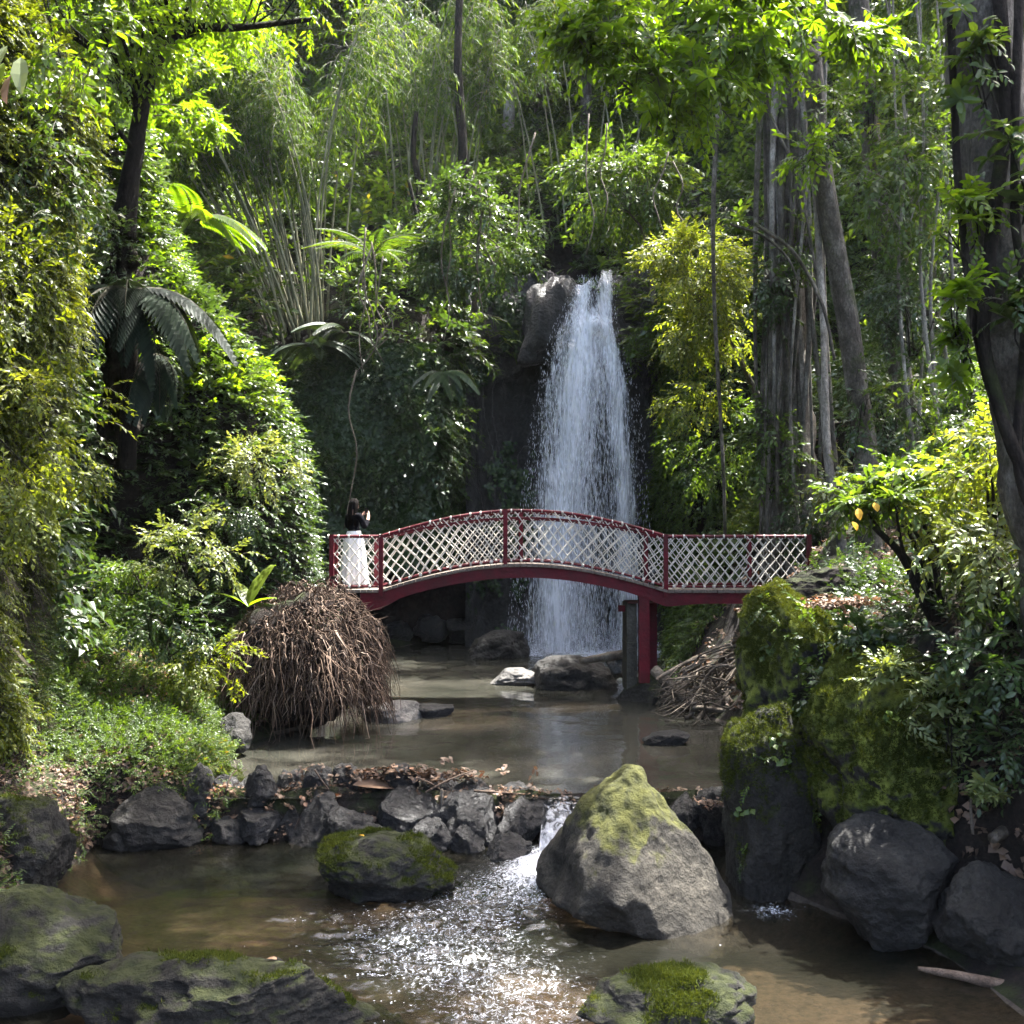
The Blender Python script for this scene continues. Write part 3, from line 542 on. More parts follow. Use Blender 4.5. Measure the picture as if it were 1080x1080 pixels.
def rapid(x, y):
    p = np.array([(.50, 10.7), (0.1, 10.0), (-.35, 9.2), (-.65, 8.4), (-.1, 7.5), (.1, 6.6)]); w = [0.5, .8, 1.15, 1.3, 1.0, .7]; r = 0
    pts = spline(p, 24); ww = np.interp(np.linspace(0, 5, 24), range(6), w)
    for (a, b), k in zip(pts, ww): r = np.maximum(r, np.exp(-(((x - a) / k) ** 2 + ((y - b) / 0.6) ** 2)))
    r = np.maximum(r, 0.75 * np.exp(-(((x + 1.35) / 1.2) ** 2 + ((y - 9.0) / 0.35) ** 2)))
    r = np.maximum(r, 0.6 * np.exp(-(((x + 1.3) / .8) ** 2 + ((y - 10.7) / 0.35) ** 2)))
    r = np.maximum(r, 1.15 * np.exp(-(((x - 2.32) / .34) ** 2 + ((y - 9.12) / 0.28) ** 2)))
    return r
def z_low(x, y):
    r = rapid(x, y)
    h = 0.010 * 2 * fbm(np.stack([x * 3, y * 3.5, 0 * x], -1), 3, 6) + r * 0.055 * (fbm(np.stack([x * 6, y * 9, 0 * x], -1), 4, 7, 0.6) + 0.25)
    near = np.exp(-(((x - .42) / .45) ** 2 + ((y - 10.25) / .65) ** 2))
    return -0.45 + h + 0.10 * near, np.clip(r * 0.58 + near * 0.62, 0, 1.15)
grid_water('water', -5.2, 5.2, 11.32, 28.6, 0.09, z_up, M['w_up'], 'still brown-green plunge pool under the red bridge')
grid_water('water', -5.6, 4.8, 4.0, 11.5, 0.028, z_low, M['w_low'], 'shallow rippling stream below the rock dam')

# falling water -------------------------------------------------------
def fall_mat():
    m, nt, N = newmat('falling_water')
    tc = N('ShaderNodeTexCoord'); mp = N('ShaderNodeMapping'); mp.inputs['Scale'].default_value = (8.0, 8.0, 0.7); L(nt, tc.outputs['Object'], mp.inputs[0])
    n1 = N('ShaderNodeTexNoise', i_Scale=1.6, i_Detail=7.0, i_Roughness=0.68, i_Distortion=0.35); L(nt, mp.outputs[0], n1.inputs['Vector'])
    at = N('ShaderNodeAttribute', attribute_name='foam')
    a = N('ShaderNodeMath', operation='ADD'); L(nt, n1.outputs[0], a.inputs[0]); L(nt, at.outputs['Fac'], a.inputs[1])
    mr = N('ShaderNodeMapRange'); L(nt, a.outputs[0], mr.inputs[0]); mr.inputs[1].default_value = 0.42; mr.inputs[2].default_value = 0.78; mr.inputs[4].default_value = 0.92
    df = N('ShaderNodeBsdfDiffuse'); df.inputs[0].default_value = (0.88, 0.89, 0.93, 1)
    tl = N('ShaderNodeBsdfTranslucent'); tl.inputs[0].default_value = (0.80, 0.84, 0.92, 1)
    m0 = N('ShaderNodeMixShader'); m0.inputs[0].default_value = 0.4; L(nt, df.outputs[0], m0.inputs[1]); L(nt, tl.outputs[0], m0.inputs[2])
    tr = N('ShaderNodeBsdfTransparent'); m1 = N('ShaderNodeMixShader'); L(nt, mr.outputs[0], m1.inputs[0]); L(nt, tr.outputs[0], m1.inputs[1]); L(nt, m0.outputs[0], m1.inputs[2])
    out = N('ShaderNodeOutputMaterial'); L(nt, m1.outputs[0], out.inputs[0]); return m
M['fall'] = fall_mat()
def drop_mat():
    m, nt, N = newmat('water_drops')
    df = N('ShaderNodeBsdfDiffuse'); df.inputs[0].default_value = (0.86, 0.88, 0.93, 1)
    tl = N('ShaderNodeBsdfTranslucent'); tl.inputs[0].default_value = (0.85, 0.88, 0.95, 1)
    m0 = N('ShaderNodeMixShader'); m0.inputs[0].default_value = 0.4; L(nt, df.outputs[0], m0.inputs[1]); L(nt, tl.outputs[0], m0.inputs[2])
    out = N('ShaderNodeOutputMaterial'); L(nt, m0.outputs[0], out.inputs[0]); return m
M['drop'] = drop_mat()
DF = 26.3
EDGE = np.array([(284, 608, 648), (300, 606, 649), (325, 596, 648), (345, 587, 648), (370, 580, 656), (413, 570, 668), (478, 562, 676), (535, 556, 679), (610, 547, 683), (660, 544, 685), (686, 543, 686)], float)
def fall_edges(py): return np.interp(py, EDGE[:, 0], EDGE[:, 1]), np.interp(py, EDGE[:, 0], EDGE[:, 2])
def fall_depth(py):   # distance of the sheet from the viewer down the drop
    return np.interp(py, [286, 300, 345, 400, 520, 690], [27.3, 26.9, 26.55, 26.35, 26.1, 25.9])
def sheet(seed, shift, bias, name, parent):
    nx, nz = 90, 220
    tt = np.concatenate([np.zeros(8), np.linspace(0, 1, nz - 8)]); back = np.concatenate([np.linspace(2.0, .2, 8), np.zeros(nz - 8)]); V = np.zeros((nz, nx, 3)); fo = np.zeros((nz, nx)); u = np.linspace(0, 1, nx)
    ptop = 302 - 15 * sstep(.15, .75, u) + 1.0 * np.sin(u * 23 + seed)
    for k in range(nz):
        pyv = ptop + (687 - ptop) * tt[k]; l, r = fall_edges(pyv); D = fall_depth(pyv) + shift; pxs = l + (r - l) * u; py = float(pyv.mean())
        V[k] = np.array([P(a_, b_, c_) for a_, b_, c_ in zip(pxs, pyv, D)]); V[k][:, 1] += back[k] - .28 * np.exp(-((py - 352) / 9) ** 2) * (.4 + fbm(np.stack([u * 6, 0 * u + seed, 0 * u], -1), 2, 5))
        n = fbm(np.stack([V[k][:, 0] * 3.2, 0 * u + seed, 0 * u + V[k][:, 2] * 0.28], -1), 4, seed)
        V[k][:, 1] -= 0.22 * n + 0.30 * np.sin(PI * u)
        e = np.minimum(u, 1 - u); fo[k] = bias - 0.20 * sstep(0.08, 0.0, e) + 0.12 * fbm(np.stack([V[k][:, 0] * 1.1, 0 * u, 0 * u + V[k][:, 2] * 0.1], -1), 2, seed + 3)
        c1 = np.interp(py, [284, 345, 450, 600], [616, 612, 600, 588]); c2 = np.interp(py, [284, 345, 450, 600], [641, 640, 652, 662]); c3 = np.interp(py, [284, 345, 450, 600], [628, 622, 622, 618])
        wd = np.interp(py, [284, 345, 450, 690], [6, 9, 14, 18]); wob = 5 * float(fbm(np.array([seed, py * .02, 0.]), 3, 2))
        fo[k] += 0.26 * np.exp(-((pxs - c1 - wob) / wd) ** 2) + 0.26 * np.exp(-((pxs - c2 + wob) / (wd * .7)) ** 2) + .10 * np.exp(-((pxs - c3) / wd) ** 2) - .07 * sstep(380, 460, py) - .30 * np.exp(-((u - .50) / .10) ** 2) * sstep(350, 320, py) - .10 * sstep(340, 300, py)
    i = np.arange(nz - 1)[:, None] * nx + np.arange(nx - 1)[None]
    F = np.stack([i, i + 1, i + nx + 1, i + nx], -1).reshape(-1, 4)
    return link(name, mesh_from(name, V.reshape(-1, 3), [F], [M['fall']], None, None, True, dict(foam=fo.ravel())), parent)
fall = empty('waterfall', P(620, 686, 26), 'tall white waterfall dropping down the dark rock into the pool', 'waterfall')
fl = Vector(fall.location)
def reloc(o): o.matrix_parent_inverse = o.parent.matrix_basis.inverted(); return o
bpy.context.view_layer.update()
def under_parent(o, e):   # mesh built in world coordinates, parent is an unrotated Empty
    o.parent = e; o.location = -Vector(e.location); return o
for sd, sh, bi in ((3, 0.0, -0.05), (9, 0.25, -0.06), (15, -0.15, -0.08)):
    under_parent(sheet(sd, sh, bi, 'water_sheet', fall), fall)
def drops(n, seed):
    r = np.random.default_rng(seed); py = 290 + (686 - 290) * r.random(n) ** 0.8; l, rt = fall_edges(py); w = rt - l
    u = np.where(r.random(n) < 0.5, r.normal(0.42, 0.22, n), r.random(n) * 1.10 - 0.05)
    px = l + w * np.clip(u, -0.06, 1.06); D = fall_depth(py) - 0.3 + r.normal(0, 0.25, n)
    pos = np.array([P(a, b, c) for a, b, c in zip(px, py, D)])
    ln = r.uniform(0.02, 0.11, n) * np.where((u < .08) | (u > .92), .55, 1) * np.interp(py, [290, 450], [0.6, 1]); rad = r.uniform(0.0025, 0.0065, n)
    o = np.array([(1, 0, 0), (-.5, .87, 0), (-.5, -.87, 0), (0, 0, 1.0), (0, 0, -1.0)]); f = np.array([(0, 1, 3), (1, 2, 3), (2, 0, 3), (1, 0, 4), (2, 1, 4), (0, 2, 4)])
    sc = np.stack([rad, rad, ln], -1); V = pos[:, None] + o[None] * sc[:, None]
    F = f[None] + (np.arange(n) * 5)[:, None, None]
    return V.reshape(-1, 3), F.reshape(-1, 3)
V, F = drops(11000, 4); o = link('spray', mesh_from('spray', V, [F], [M['drop']])); under_parent(o, fall); o['kind'] = 'stuff'
def splash(name, cen, rad, n, hgt, size, seed):
    r = np.random.default_rng(seed); a = r.random(n) * 2 * PI; d = np.sqrt(r.random(n))
    pos = np.stack([cen[0] + rad[0] * d * np.cos(a), cen[1] + rad[1] * d * np.sin(a), cen[2] + hgt * r.random(n) ** 3 * (1.1 - d)], -1)
    o = np.array([(1, 0, 0), (-.5, .87, 0), (-.5, -.87, 0), (0, 0, 1.0)]); f = np.array([(0, 1, 3), (1, 2, 3), (2, 0, 3), (0, 2, 1)])
    V = pos[:, None] + o[None] * (r.uniform(size[0], size[1], (n, 1, 1)) * r.uniform(0.5, 1.4, (n, 1, 3)))
    return V.reshape(-1, 3), (f[None] + (np.arange(n) * 4)[:, None, None]).reshape(-1, 3)
V, F = splash('s', (X(620, 25.9), 25.8, 0.0), (2.1, 0.9), 16000, 1.1, (0.004, 0.014), 5); o = link('splash', mesh_from('splash', V, [F], [M['drop']])); under_parent(o, fall); o['kind'] = 'stuff'

mm, mnt, MN = newmat('mist'); mv = MN('ShaderNodeVolumePrincipled'); mv.inputs['Color'].default_value = (.95, .97, 1, 1); mv.inputs['Density'].default_value = .05
mo = MN('ShaderNodeOutputMaterial'); L(mnt, mv.outputs[0], mo.inputs['Volume'])
_b = bmesh.new(); bmesh.ops.create_icosphere(_b, subdivisions=3, radius=1); _v = np.array([v.co[:] for v in _b.verts]) * (2.1, .8, 1.0) + (X(612, 25.6), 25.5, .45); _f = np.array([[v.index for v in f.verts] for f in _b.faces]); _b.free()
tag(link('mist', mesh_from('mist', _v, [_f], [mm])), 'pale spray mist drifting at the foot of the waterfall', kind='stuff')
# ------------------------------------------------------------------ rocks
def ico(sub):
    bm = bmesh.new(); bmesh.ops.create_icosphere(bm, subdivisions=sub, radius=1.0)
    V = np.array([v.co[:] for v in bm.verts]); F = np.array([[v.index for v in f.verts] for f in bm.faces]); bm.free(); return V, F
ICO = {k: ico(k) for k in (2, 3, 4, 5, 6)}
def rock(label, px0, px1, pyt, pyb, D, depth, mat, seed, sub=5, cuts=7, block=0.0, peak=0.0, apex=0.0, rough=0.10, sink=0.35, mossn=0, mossz=0.35, leafn=0, met=1.0, girth=.55, name='rock', group=None, cat='rock', leanx=0.0):
    V, F = ICO[sub]; V = V.copy(); r = np.random.default_rng(seed)
    if block: V = np.sign(V) * np.abs(V) ** (1 - block); V = V / np.abs(V).max()
    V = V * (1 + 0.42 * fbm(V * 1.1 + seed * 3.1, 3, seed))[:, None]
    for _ in range(cuts):
        n = unit(r.normal(0, 1, 3) * (1, 1, 0.75)); d = r.uniform(0.62, 0.9); q = V @ n; over = np.maximum(0, q - d); V = V - n * (over * 0.92)[:, None]
    if peak:
        t = sstep(-0.6, 1.0, V[:, 2]); V[:, 0] = (V[:, 0] - apex) * (1 - peak * t) + apex * 1.0; V[:, 1] *= 1 - peak * 0.8 * t
    rdg = 1 - 2 * np.abs(fbm(V * 2.1 + seed * 2, 4, seed + 6, 0.6)) ; V = V * (1 + rough * 1.5 * fbm(V * 3.2 + seed, 6, seed + 2, 0.62) + rough * .55 * (rdg - .6))[:, None]
    V[:, 0] += leanx * V[:, 2]
    zz = np.clip(-V[:, 2] / abs(V[:, 2].min()) - .02, 0, .93); V[:, :2] *= np.minimum(1 / np.sqrt(1 - zz ** 2), 2.1)[:, None] ** girth
    lo, hi = V.min(0), V.max(0)
    zt = P(0, pyt, D)[2]; zb = P(0, pyb, D - depth * 0.45)[2]; h = zt - zb; zb2 = zb - sink * h
    w = (px1 - px0) / FPX * D; xc = X((px0 + px1) / 2, D)
    dryv = V[V[:, 2] > lo[2] + (hi[2] - lo[2]) * sink / (1 + sink)]; lo[:2], hi[:2] = dryv[:, :2].min(0), dryv[:, :2].max(0)
    S = np.array([w, depth, zt - zb2]) / (hi - lo)
    V = (V - (lo + hi) / 2) * S; V[:, 2] += (zt + zb2) / 2 - zb
    fa, fb, fc_ = V[F[:, 0]], V[F[:, 1]], V[F[:, 2]]; fn = np.cross(fb - fa, fc_ - fa); vn = np.zeros_like(V)
    for q in range(3): np.add.at(vn, F[:, q], fn)
    vn = unit(vn); q = V + seed * 1.37; pit = np.minimum(0, fbm(q * 7.0, 3, seed + 31) + .12)
    V = V + vn * (met * rough * min(w, h * 1.3) * (.38 * fbm(q * (1.6 / max(.35, min(w, 1.3))), 3, seed + 11) + .22 * fbm(q * 4.5, 4, seed + 12, .6) + .5 * pit) + (.011 * fbm(q * 12.0, 4, seed + 41, .65) if sub > 4 else 0))[:, None]
    me = mesh_from(name, V, [F], [mat], None, None, True)
    o = link(name, me, loc=(xc, D, zb)); tag(o, label, cat, group)
    if mossn:
        fa, fb, fc_ = V[F[:, 0]], V[F[:, 1]], V[F[:, 2]]; cr = np.cross(fb - fa, fc_ - fa); ar = np.linalg.norm(cr, axis=1); nn = unit(cr); cen = (fa + fb + fc_) / 3
        wgt = 1e-9 + ar * np.clip(sstep(mossz - 0.2, mossz + 0.25, nn[:, 2] * .8 + 0.9 * fbm(cen * 2.0, 4, seed)), 0, 1) * (cen[:, 2] > 0.12 * h)
        k = r.choice(len(F), mossn, p=wgt / wgt.sum()); a, b = r.random(mossn), r.random(mossn); q = a + b > 1; a[q], b[q] = 1 - a[q], 1 - b[q]
        pos = fa[k] + (fb[k] - fa[k]) * a[:, None] + (fc_[k] - fa[k]) * b[:, None]
        R = frames(unit(r.normal(0, 1, pos.shape)), nn[k]); s = r.uniform(0.018, 0.05, mossn)
        leaf_obj('moss', bake(['blade'], pos, R, s, smooth_field=0.5 + 0.8 * fbm(pos * 1.6 + seed, 3, 3)), [M['moss']], o)
        if leafn:
            k = k[r.integers(0, len(k), leafn)]; k = k[fbm(cen[k] * 1.5 + 3, 3, seed + 8) > -.05]; pos = cen[k] + nn[k] * .02
            dy = unit(nn[k] * .6 + r.normal(0, .5, pos.shape) + (0, 0, -.35)); R = frames(dy, unit(nn[k] + (0, 0, .8)))
            leaf_obj('foliage', bake(['altfine', 'alt', 'ivy'], pos, R, r.uniform(.06, .20, len(k))), [M['lf_mid'], M['stem']], o)
    return o
M['lava'] = noisy_mat('lava_rock', (0.009, 0.008, 0.0065), (0.028, 0.025, 0.020), 3, 0.85, 1.0, 16, c3=(0.055, 0.05, 0.04), moss=((0.016, 0.022, 0.006), (0.04, 0.046, 0.014)), moss_amt=0.46)
LV = M['lava']
B, W_, GR, MR, MDk, PK, MF = M['basalt'], M['wetrock'], M['grey'], M['mossrock'], M['mossdark'], M['peakrock'], M['mossfull']
rock('large pointed pale boulder with yellow-green moss on its peak in the stream', 566, 764, 808, 968, 9.25, 1.75, PK, 3, 6, 4, 0.0, 0.56, 0.12, 0.045, 0.42, mossn=0, met=1.2, name='boulder', cat='boulder')
rock('low rounded rock with a moss cap standing in the white rapids', 334, 482, 875, 952, 9.75, 1.15, MDk, 8, 6, 5, 0.0, 0.12, 0, 0.10, 0.3, mossn=2600, mossz=0.75)
rock('tall moss-draped boulder under the end of the bridge railing', 782, 912, 611, 790, 10.8, 1.6, MF, 14, 6, 3, 0.30, 0.0, 0, 0.12, 0.2, mossn=20000, mossz=0.05, leafn=260, girth=0, name='boulder', cat='boulder')
rock('dark undercut lower boulder carrying the moss-draped boulder', 756, 858, 738, 950, 9.9, 1.2, MDk, 17, 6, 5, 0.2, 0.0, 0, 0.09, 0.2, mossn=6000, mossz=0.15, leafn=120, girth=.15, name='boulder', cat='boulder')
rock('big bulging mossy boulder with pale leaves trailing over its face', 846, 1014, 684, 905, 9.15, 1.35, MF, 23, 6, 2, 0.0, 0.0, 0, 0.11, 0.1, mossn=15000, mossz=0.12, leafn=200, girth=0, name='boulder', cat='boulder', leanx=0.05)
rock('smooth dark grey boulder wedged under the bulging mossy boulder', 862, 1000, 852, 1003, 8.6, 1.2, B, 31, 6, 6, 0.1, -0.1, 0, 0.07, 0.15, girth=0, met=1.3, name='boulder', cat='boulder')
rock('dull grey rock with a pale patch at the foot of the wooded bank', 984, 1095, 905, 1024, 8.0, 0.9, B, 37, 6, 6, 0.0, 0.25, 0, 0.08, 0.2, girth=.1, met=1.3)
rock('wet dark ledge rock at the edge of the stream beside the log', 1040, 1190, 1000, 1048, 8.0, .9, W_, 41, 5, 4, 0, 0, 0, 0.06, 0.4)
rock('two-humped mossy rock cut by the bottom edge, before the pointed boulder', 606, 800, 1028, 1110, 7.0, 0.8, MDk, 43, 6, 4, 0, 0, 0, 0.09, 0.4, mossn=2200, mossz=0.85, met=2.2)
rock('broad flat lava rock with thin moss at the water edge', 55, 385, 998, 1110, 7.1, 1.1, LV, 47, 6, 6, 0, 0.1, 0, 0.07, 0.4, mossn=1200, mossz=0.95, met=4.0)
rock('dark angular rock sloping to the stream, moss on its back', -90, 142, 935, 1066, 7.7, 1.2, MDk, 53, 6, 9, 0, 0.2, -0.4, 0.07, 0.35, mossn=1500, mossz=0.9, met=2.0)
rock('mossy rounded rock against the near cliff foot', -60, 80, 836, 952, 9.4, 1.2, MDk, 59, 6, 6, 0, 0.2, 0, 0.11, 0.3, mossn=2500, mossz=0.7)
rock('grey rough boulder at the end of the rock dam', 128, 218, 825, 888, 11.3, 0.9, GR if False else B, 61, 5, 7, 0.1, 0.15, 0, 0.07, 0.3)
rock('tiny dark stone beside the grey boulder', 110, 142, 874, 894, 11.0, 0.3, B, 62, 3, 4, 0, 0, 0, 0.08, 0.4)
rock('dark leafy earth ledge with a dry rim behind the moss-draped boulder', 806, 960, 597, 650, 13.2, 1.2, M['soil'], 91, 6, 3, .3, 0, 0, .14, .4, name='earth_ledge', cat='ledge')
# stones of the rock dam
DAM = [
 (208, 250, 838, 878, 11.5, 'small wet stone next to the grey boulder in the dam'), (240, 300, 818, 866, 11.7, 'dark round stone high in the dam under dead twigs'),
 (278, 335, 812, 862, 11.75, 'slanted dark stone in the dam topped by a red leaf'), (300, 372, 830, 890, 11.35, 'blocky black stone bulging from the middle of the dam'),
 (338, 402, 850, 892, 11.05, 'long low wet stone leaning on the blocky black stone'), (360, 420, 814, 852, 11.75, 'flat stone in the dam half under the brown leaf pile'),
 (398, 468, 828, 892, 11.3, 'upright grey stone in the dam under the brown leaf pile'), (250, 300, 852, 884, 11.3, 'small black stone at the waterline of the dam'),
 (462, 532, 832, 896, 11.3, 'square-topped dark stone between sticks in the dam'), (520, 578, 842, 888, 11.2, 'wet stone shedding white water at the dam end'),
 (512, 562, 878, 918, 10.7, 'round splashed stone below the little cascade'), (160, 240, 806, 838, 12.1, 'low grey stone on the bank behind the dam'),
 (222, 262, 862, 890, 11.25, 'low black stone half sunk before the dam next to the wet stone'), (374, 424, 868, 900, 11.0, 'black wedge stone between the long low stone and the upright stone'), (430, 480, 862, 898, 11.05, 'tilted wet stone at the foot of the upright grey stone'), (440, 486, 816, 850, 11.7, 'stone under leaves at the back of the dam near the forked stick'), (350, 392, 812, 846, 11.9, 'stone at the back of the dam under the big brown leaf'), (292, 330, 848, 884, 11.4, 'narrow black stone filling the dam beside the blocky stone'), (545, 590, 836, 862, 11.5, 'flat lip stone at the spill of the dam'),
 (700, 738, 836, 876, 11.25, 'wet black stone just behind the pointed boulder'), (730, 772, 828, 882, 11.2, 'black stone wedged between the pointed boulder and the mossy pile'), (196, 232, 806, 850, 11.45, 'mud-stained stone at the very end of the dam under the bank'), (350, 384, 804, 836, 11.6, 'jagged stone standing up in the dam by the big brown leaf'),
 (262, 296, 806, 846, 11.45, 'rounded pebble-sized stone under the twigs of the dam'), (318, 352, 806, 834, 11.55, 'flat topped black stone below the red leaf'), (404, 446, 806, 832, 11.6, 'stone buried in the brown leaf heap'), (476, 520, 822, 850, 11.5, 'low stone on the pool edge of the dam by the long reed'), (224, 256, 816, 846, 11.55, 'dark stone where the dam meets the leafy bank'), (526, 566, 826, 850, 11.5, 'flat dark stone on the pool edge next to the spill'),
 (566, 606, 852, 892, 11.25, 'dark stone under the lip of the little cascade'), (470, 512, 868, 902, 10.95, 'small stone wedged beneath the square-topped stone'),
]
for k, (a, b, t, bt, D, lab) in enumerate(DAM):
    rock(lab, a, b, t, bt, D, (b - a) / FPX * D * 0.95, W_, 70 + k, 5, 7, 0.12, 0.08, 0, 0.13, 0.35, group='stones of the rock dam')
POOLR = [
 (494, 560, 664, 694, 25.0, 1.3, B, 'dark wedge-shaped rock standing in the pool before the waterfall', 0.25), (518, 572, 704, 722, 20.4, 0.8, GR, 'low pale grey rock beside the lichen-crusted rock in the pool', 0),
 (562, 652, 692, 727, 20.0, 1.3, B, 'rough lichen-crusted dark rock in the pool under the arch', 0.1), (650, 708, 712, 746, 18.3, 0.9, MDk, 'dark mossy rock carrying the red bridge posts', 0.05),
 (676, 726, 770, 786, 14.4, 0.5, W_, 'small flat wet rock breaking the pool surface', 0), (384, 446, 740, 764, 16.3, 0.8, GR, 'pale bank rock at the water beside the root ball', 0),
 (432, 480, 742, 756, 16.6, 0.5, W_, 'thin wet rock tip off the pale bank rock', 0), (228, 268, 752, 786, 13.6, 0.6, B, 'dark pointed rock at the end of the leafy bank', 0.2),
 (404, 436, 654, 674, 27.9, 0.9, W_, 'dark boulder in the shade under the arch, next to the spur', 0.1), (436, 474, 648, 672, 28.0, 1.0, W_, 'larger shaded boulder under the arch', 0.1),
 (470, 500, 652, 674, 27.8, 0.8, W_, 'shaded boulder beside the wedge-shaped rock', 0.1), (552, 604, 296, 332, 27.3, 1.6, W_, 'rounded brown rock ledge beside the waterfall top', 0.0), (582, 610, 292, 318, 27.4, 1.2, W_, 'smooth rock touching the waterfall top', 0.0),
 (640, 664, 690, 712, 19.2, 0.6, GR, 'pale stone at the foot of the concrete pier', 0.0),
]
for k, (a, b, t, bt, D, dp, mt, lab, pk) in enumerate(POOLR):
    lip = t < 400; rock(lab, a, b, t, bt, D, dp, mt, 120 + k, 5 if k < 4 else 4, 2 if lip else 7, 0.35 if lip else 0.1, pk, 0, 0.03 if lip else 0.09, 1.2 if lip else 0.35)
print('rocks', time.time() - T0)

# leafy bank edge stones
rock('long grey stone edging the leafy bank above the pool', 60, 262, 786, 856, 11.9, 1.2, MR, 141, 5, 6, 0.2, 0.1, 0, 0.08, 0.3, mossn=3000, mossz=0.3)
# ------------------------------------------------------------------ bridge
YN, YF = 18.0, 19.15
XA, XB, XL, XR = X(402, 18), X(702, 18), X(347, 18), X(854, 18)
def arch(x): return 0.455 * np.sin(PI * np.clip((np.asarray(x, float) - XA) / (XB - XA), 0, 1)) ** 0.92
DZ = 1.965; RZ = 2.90
bridge = empty('footbridge', (0.2, 18.5, DZ), 'red arched footbridge with white rope netting crossing the pool', 'bridge')
xs = np.linspace(XL, XR, 90)
def ribbon(mb, xs, ztop, zbot, y0, y1, mi=0):
    n = len(xs); V = np.concatenate([np.stack([xs, np.full(n, y), z], -1) for y, z in ((y0, zbot), (y1, zbot), (y1, ztop), (y0, ztop))])
    i = np.arange(n - 1); F = np.concatenate([np.stack([i + a * n, i + 1 + a * n, i + 1 + b * n, i + b * n], -1) for a, b in ((0, 1), (1, 2), (2, 3), (3, 0))])
    mb.add(V, F, mi); mb.add(V[[0, n, 2 * n, 3 * n]], [(0, 3, 2, 1)], mi); mb.add(V[[n - 1, 2 * n - 1, 3 * n - 1, 4 * n - 1]], [(0, 1, 2, 3)], mi)
def part(name, mb, mats, parent, root=None, smooth=False):
    o = link(name, mb.mesh(name, mats, smooth)); o.parent = parent; o.location = -Vector((root or parent).location) if parent is (root or parent) else (0, 0, 0); return o
zd = DZ + arch(xs)
for yb in (YN + 0.02, YF - 0.14):
    m = MB(); xb = np.linspace(X(380, 18), X(796, 18), 80); zb = DZ + arch(xb)
    thick = 0.19 + 0.12 * np.exp(-((xb - X(392, 18)) / 0.35) ** 2) + 0.05 * np.exp(-((xb - XB) / 0.4) ** 2)
    ribbon(m, xb, zb - 0.055, zb - 0.055 - thick, yb, yb + 0.12); part('arch_beam', m, [M['red']], bridge)
m = MB(); nb = 74; ex = np.linspace(XL + 0.02, XR - 0.45, nb + 1)
for k in range(nb):
    x0, x1 = ex[k] + 0.006, ex[k + 1] - 0.006; a, b = float(DZ + arch(x0)), float(DZ + arch(x1)); y0 = YN - 0.03 + RNG.uniform(-.02, .02); y1 = YF + 0.03
    V = [(x0, y0, a - .05), (x1, y0, b - .05), (x1, y1, b - .05), (x0, y1, a - .05), (x0, y0, a), (x1, y0, b), (x1, y1, b), (x0, y1, a)]
    m.add(V, [(3, 2, 1, 0), (4, 5, 6, 7), (0, 1, 5, 4), (1, 2, 6, 5), (2, 3, 7, 6), (3, 0, 4, 7)])
part('deck', m, [M['deck']], bridge)
def railing(y, postpx, x0, x1):
    r = MB(); xx = np.linspace(x0, x1, 110); zt = RZ + arch(xx)
    r.tube(np.stack([xx, np.full_like(xx, y), zt], -1), 0.030, 8)
    rail = part('railing', r, [M['red']], bridge, smooth=True)
    sub = lambda nm, mb, mt, sm=True: (lambda o: o)(part(nm, mb, mt, rail, bridge, sm))
    q = MB(); xa = np.linspace(XA, XB, 70); q.tube(np.stack([xa, np.full_like(xa, y), RZ - 0.02 + arch(xa) * 0.76], -1), 0.020, 6); sub('mid_rail', q, [M['red']])
    q = MB(); q.tube(np.stack([xx, np.full_like(xx, y), DZ + 0.055 + arch(xx)], -1), 0.022, 6); sub('bottom_rail', q, [M['red']])
    for px in postpx:
        x = X(px, 18); q = MB(); zb = float(DZ + arch(x)); q.box((x - .038, y - .038, zb - .12), (x + .038, y + .038, float(RZ + arch(x)) + .035)); sub('post', q, [M['red']], False)
    # rope net: two families of slanted ropes, knots at the crossings and wraps at the rails
    q = MB(); sp = 0.178; n = int((x1 - x0) / sp); run = 0.70
    def zz(x, f): return DZ + 0.055 + arch(x) + f * (RZ - DZ - 0.055)
    for sgn in (1, -1):
        for k in range(-4, n + 5):
            xs0 = x0 + k * sp + (0.04 if sgn < 0 else 0)
            f = np.linspace(0, 1, 10); px_ = xs0 + (f * run if sgn > 0 else (1 - f) * run)
            ok = (px_ >= x0) & (px_ <= x1)
            if ok.sum() < 2: continue
            f, px_ = f[ok], px_[ok]
            pts = np.stack([px_ + 0.012 * np.sin(f * 9 + k * 1.7), y + sgn * 0.014 + RNG.uniform(-.006, .006) + 0.010 * np.sin(f * 7 + k), zz(px_, f)], -1)
            q.tube(pts, 0.0088 + 0.003 * RNG.random(), 5)
    V3, F3 = ICO[2]
    for k in range(n + 1):
        x = x0 + k * sp
        for zc, s in ((float(RZ + arch(x)), (0.022, 0.036, 0.036)), (float(DZ + .055 + arch(x)), (0.028, 0.032, 0.032))):
            q.add(V3 * s * RNG.uniform(0.8, 1.2) + (x + RNG.uniform(-.01, .01), y, zc), F3)
    sub('rope_net', q, [M['rope']])
railing(YN, (350, 402, 533, 702, 853), XL, XR)
railing(YF, (351 - 9, 388, 550, 690, 806), X(340, 18), X(830, 18))
m = MB(); m.box((X(674, 18), 18.03, P(0, 714, 18.1)[2] - .1), (X(685, 18), 18.19, DZ - .07)); part('bridge_post', m, [M['red']], bridge)
m = MB(); m.box((X(690, 18) + .04, 18.95, .1), (X(697, 18) + .06, 19.07, DZ - .07)); part('bridge_post', m, [M['red']], bridge)
m = MB()
m.box((X(662, 18), 18.2, 0.15), (X(673, 18), 18.95, 1.02)); m.box((X(662, 18) + .004, 18.204, 1.025), (X(673, 18) - .004, 18.946, DZ - .25)); part('pier', m, [M['concrete']], bridge)
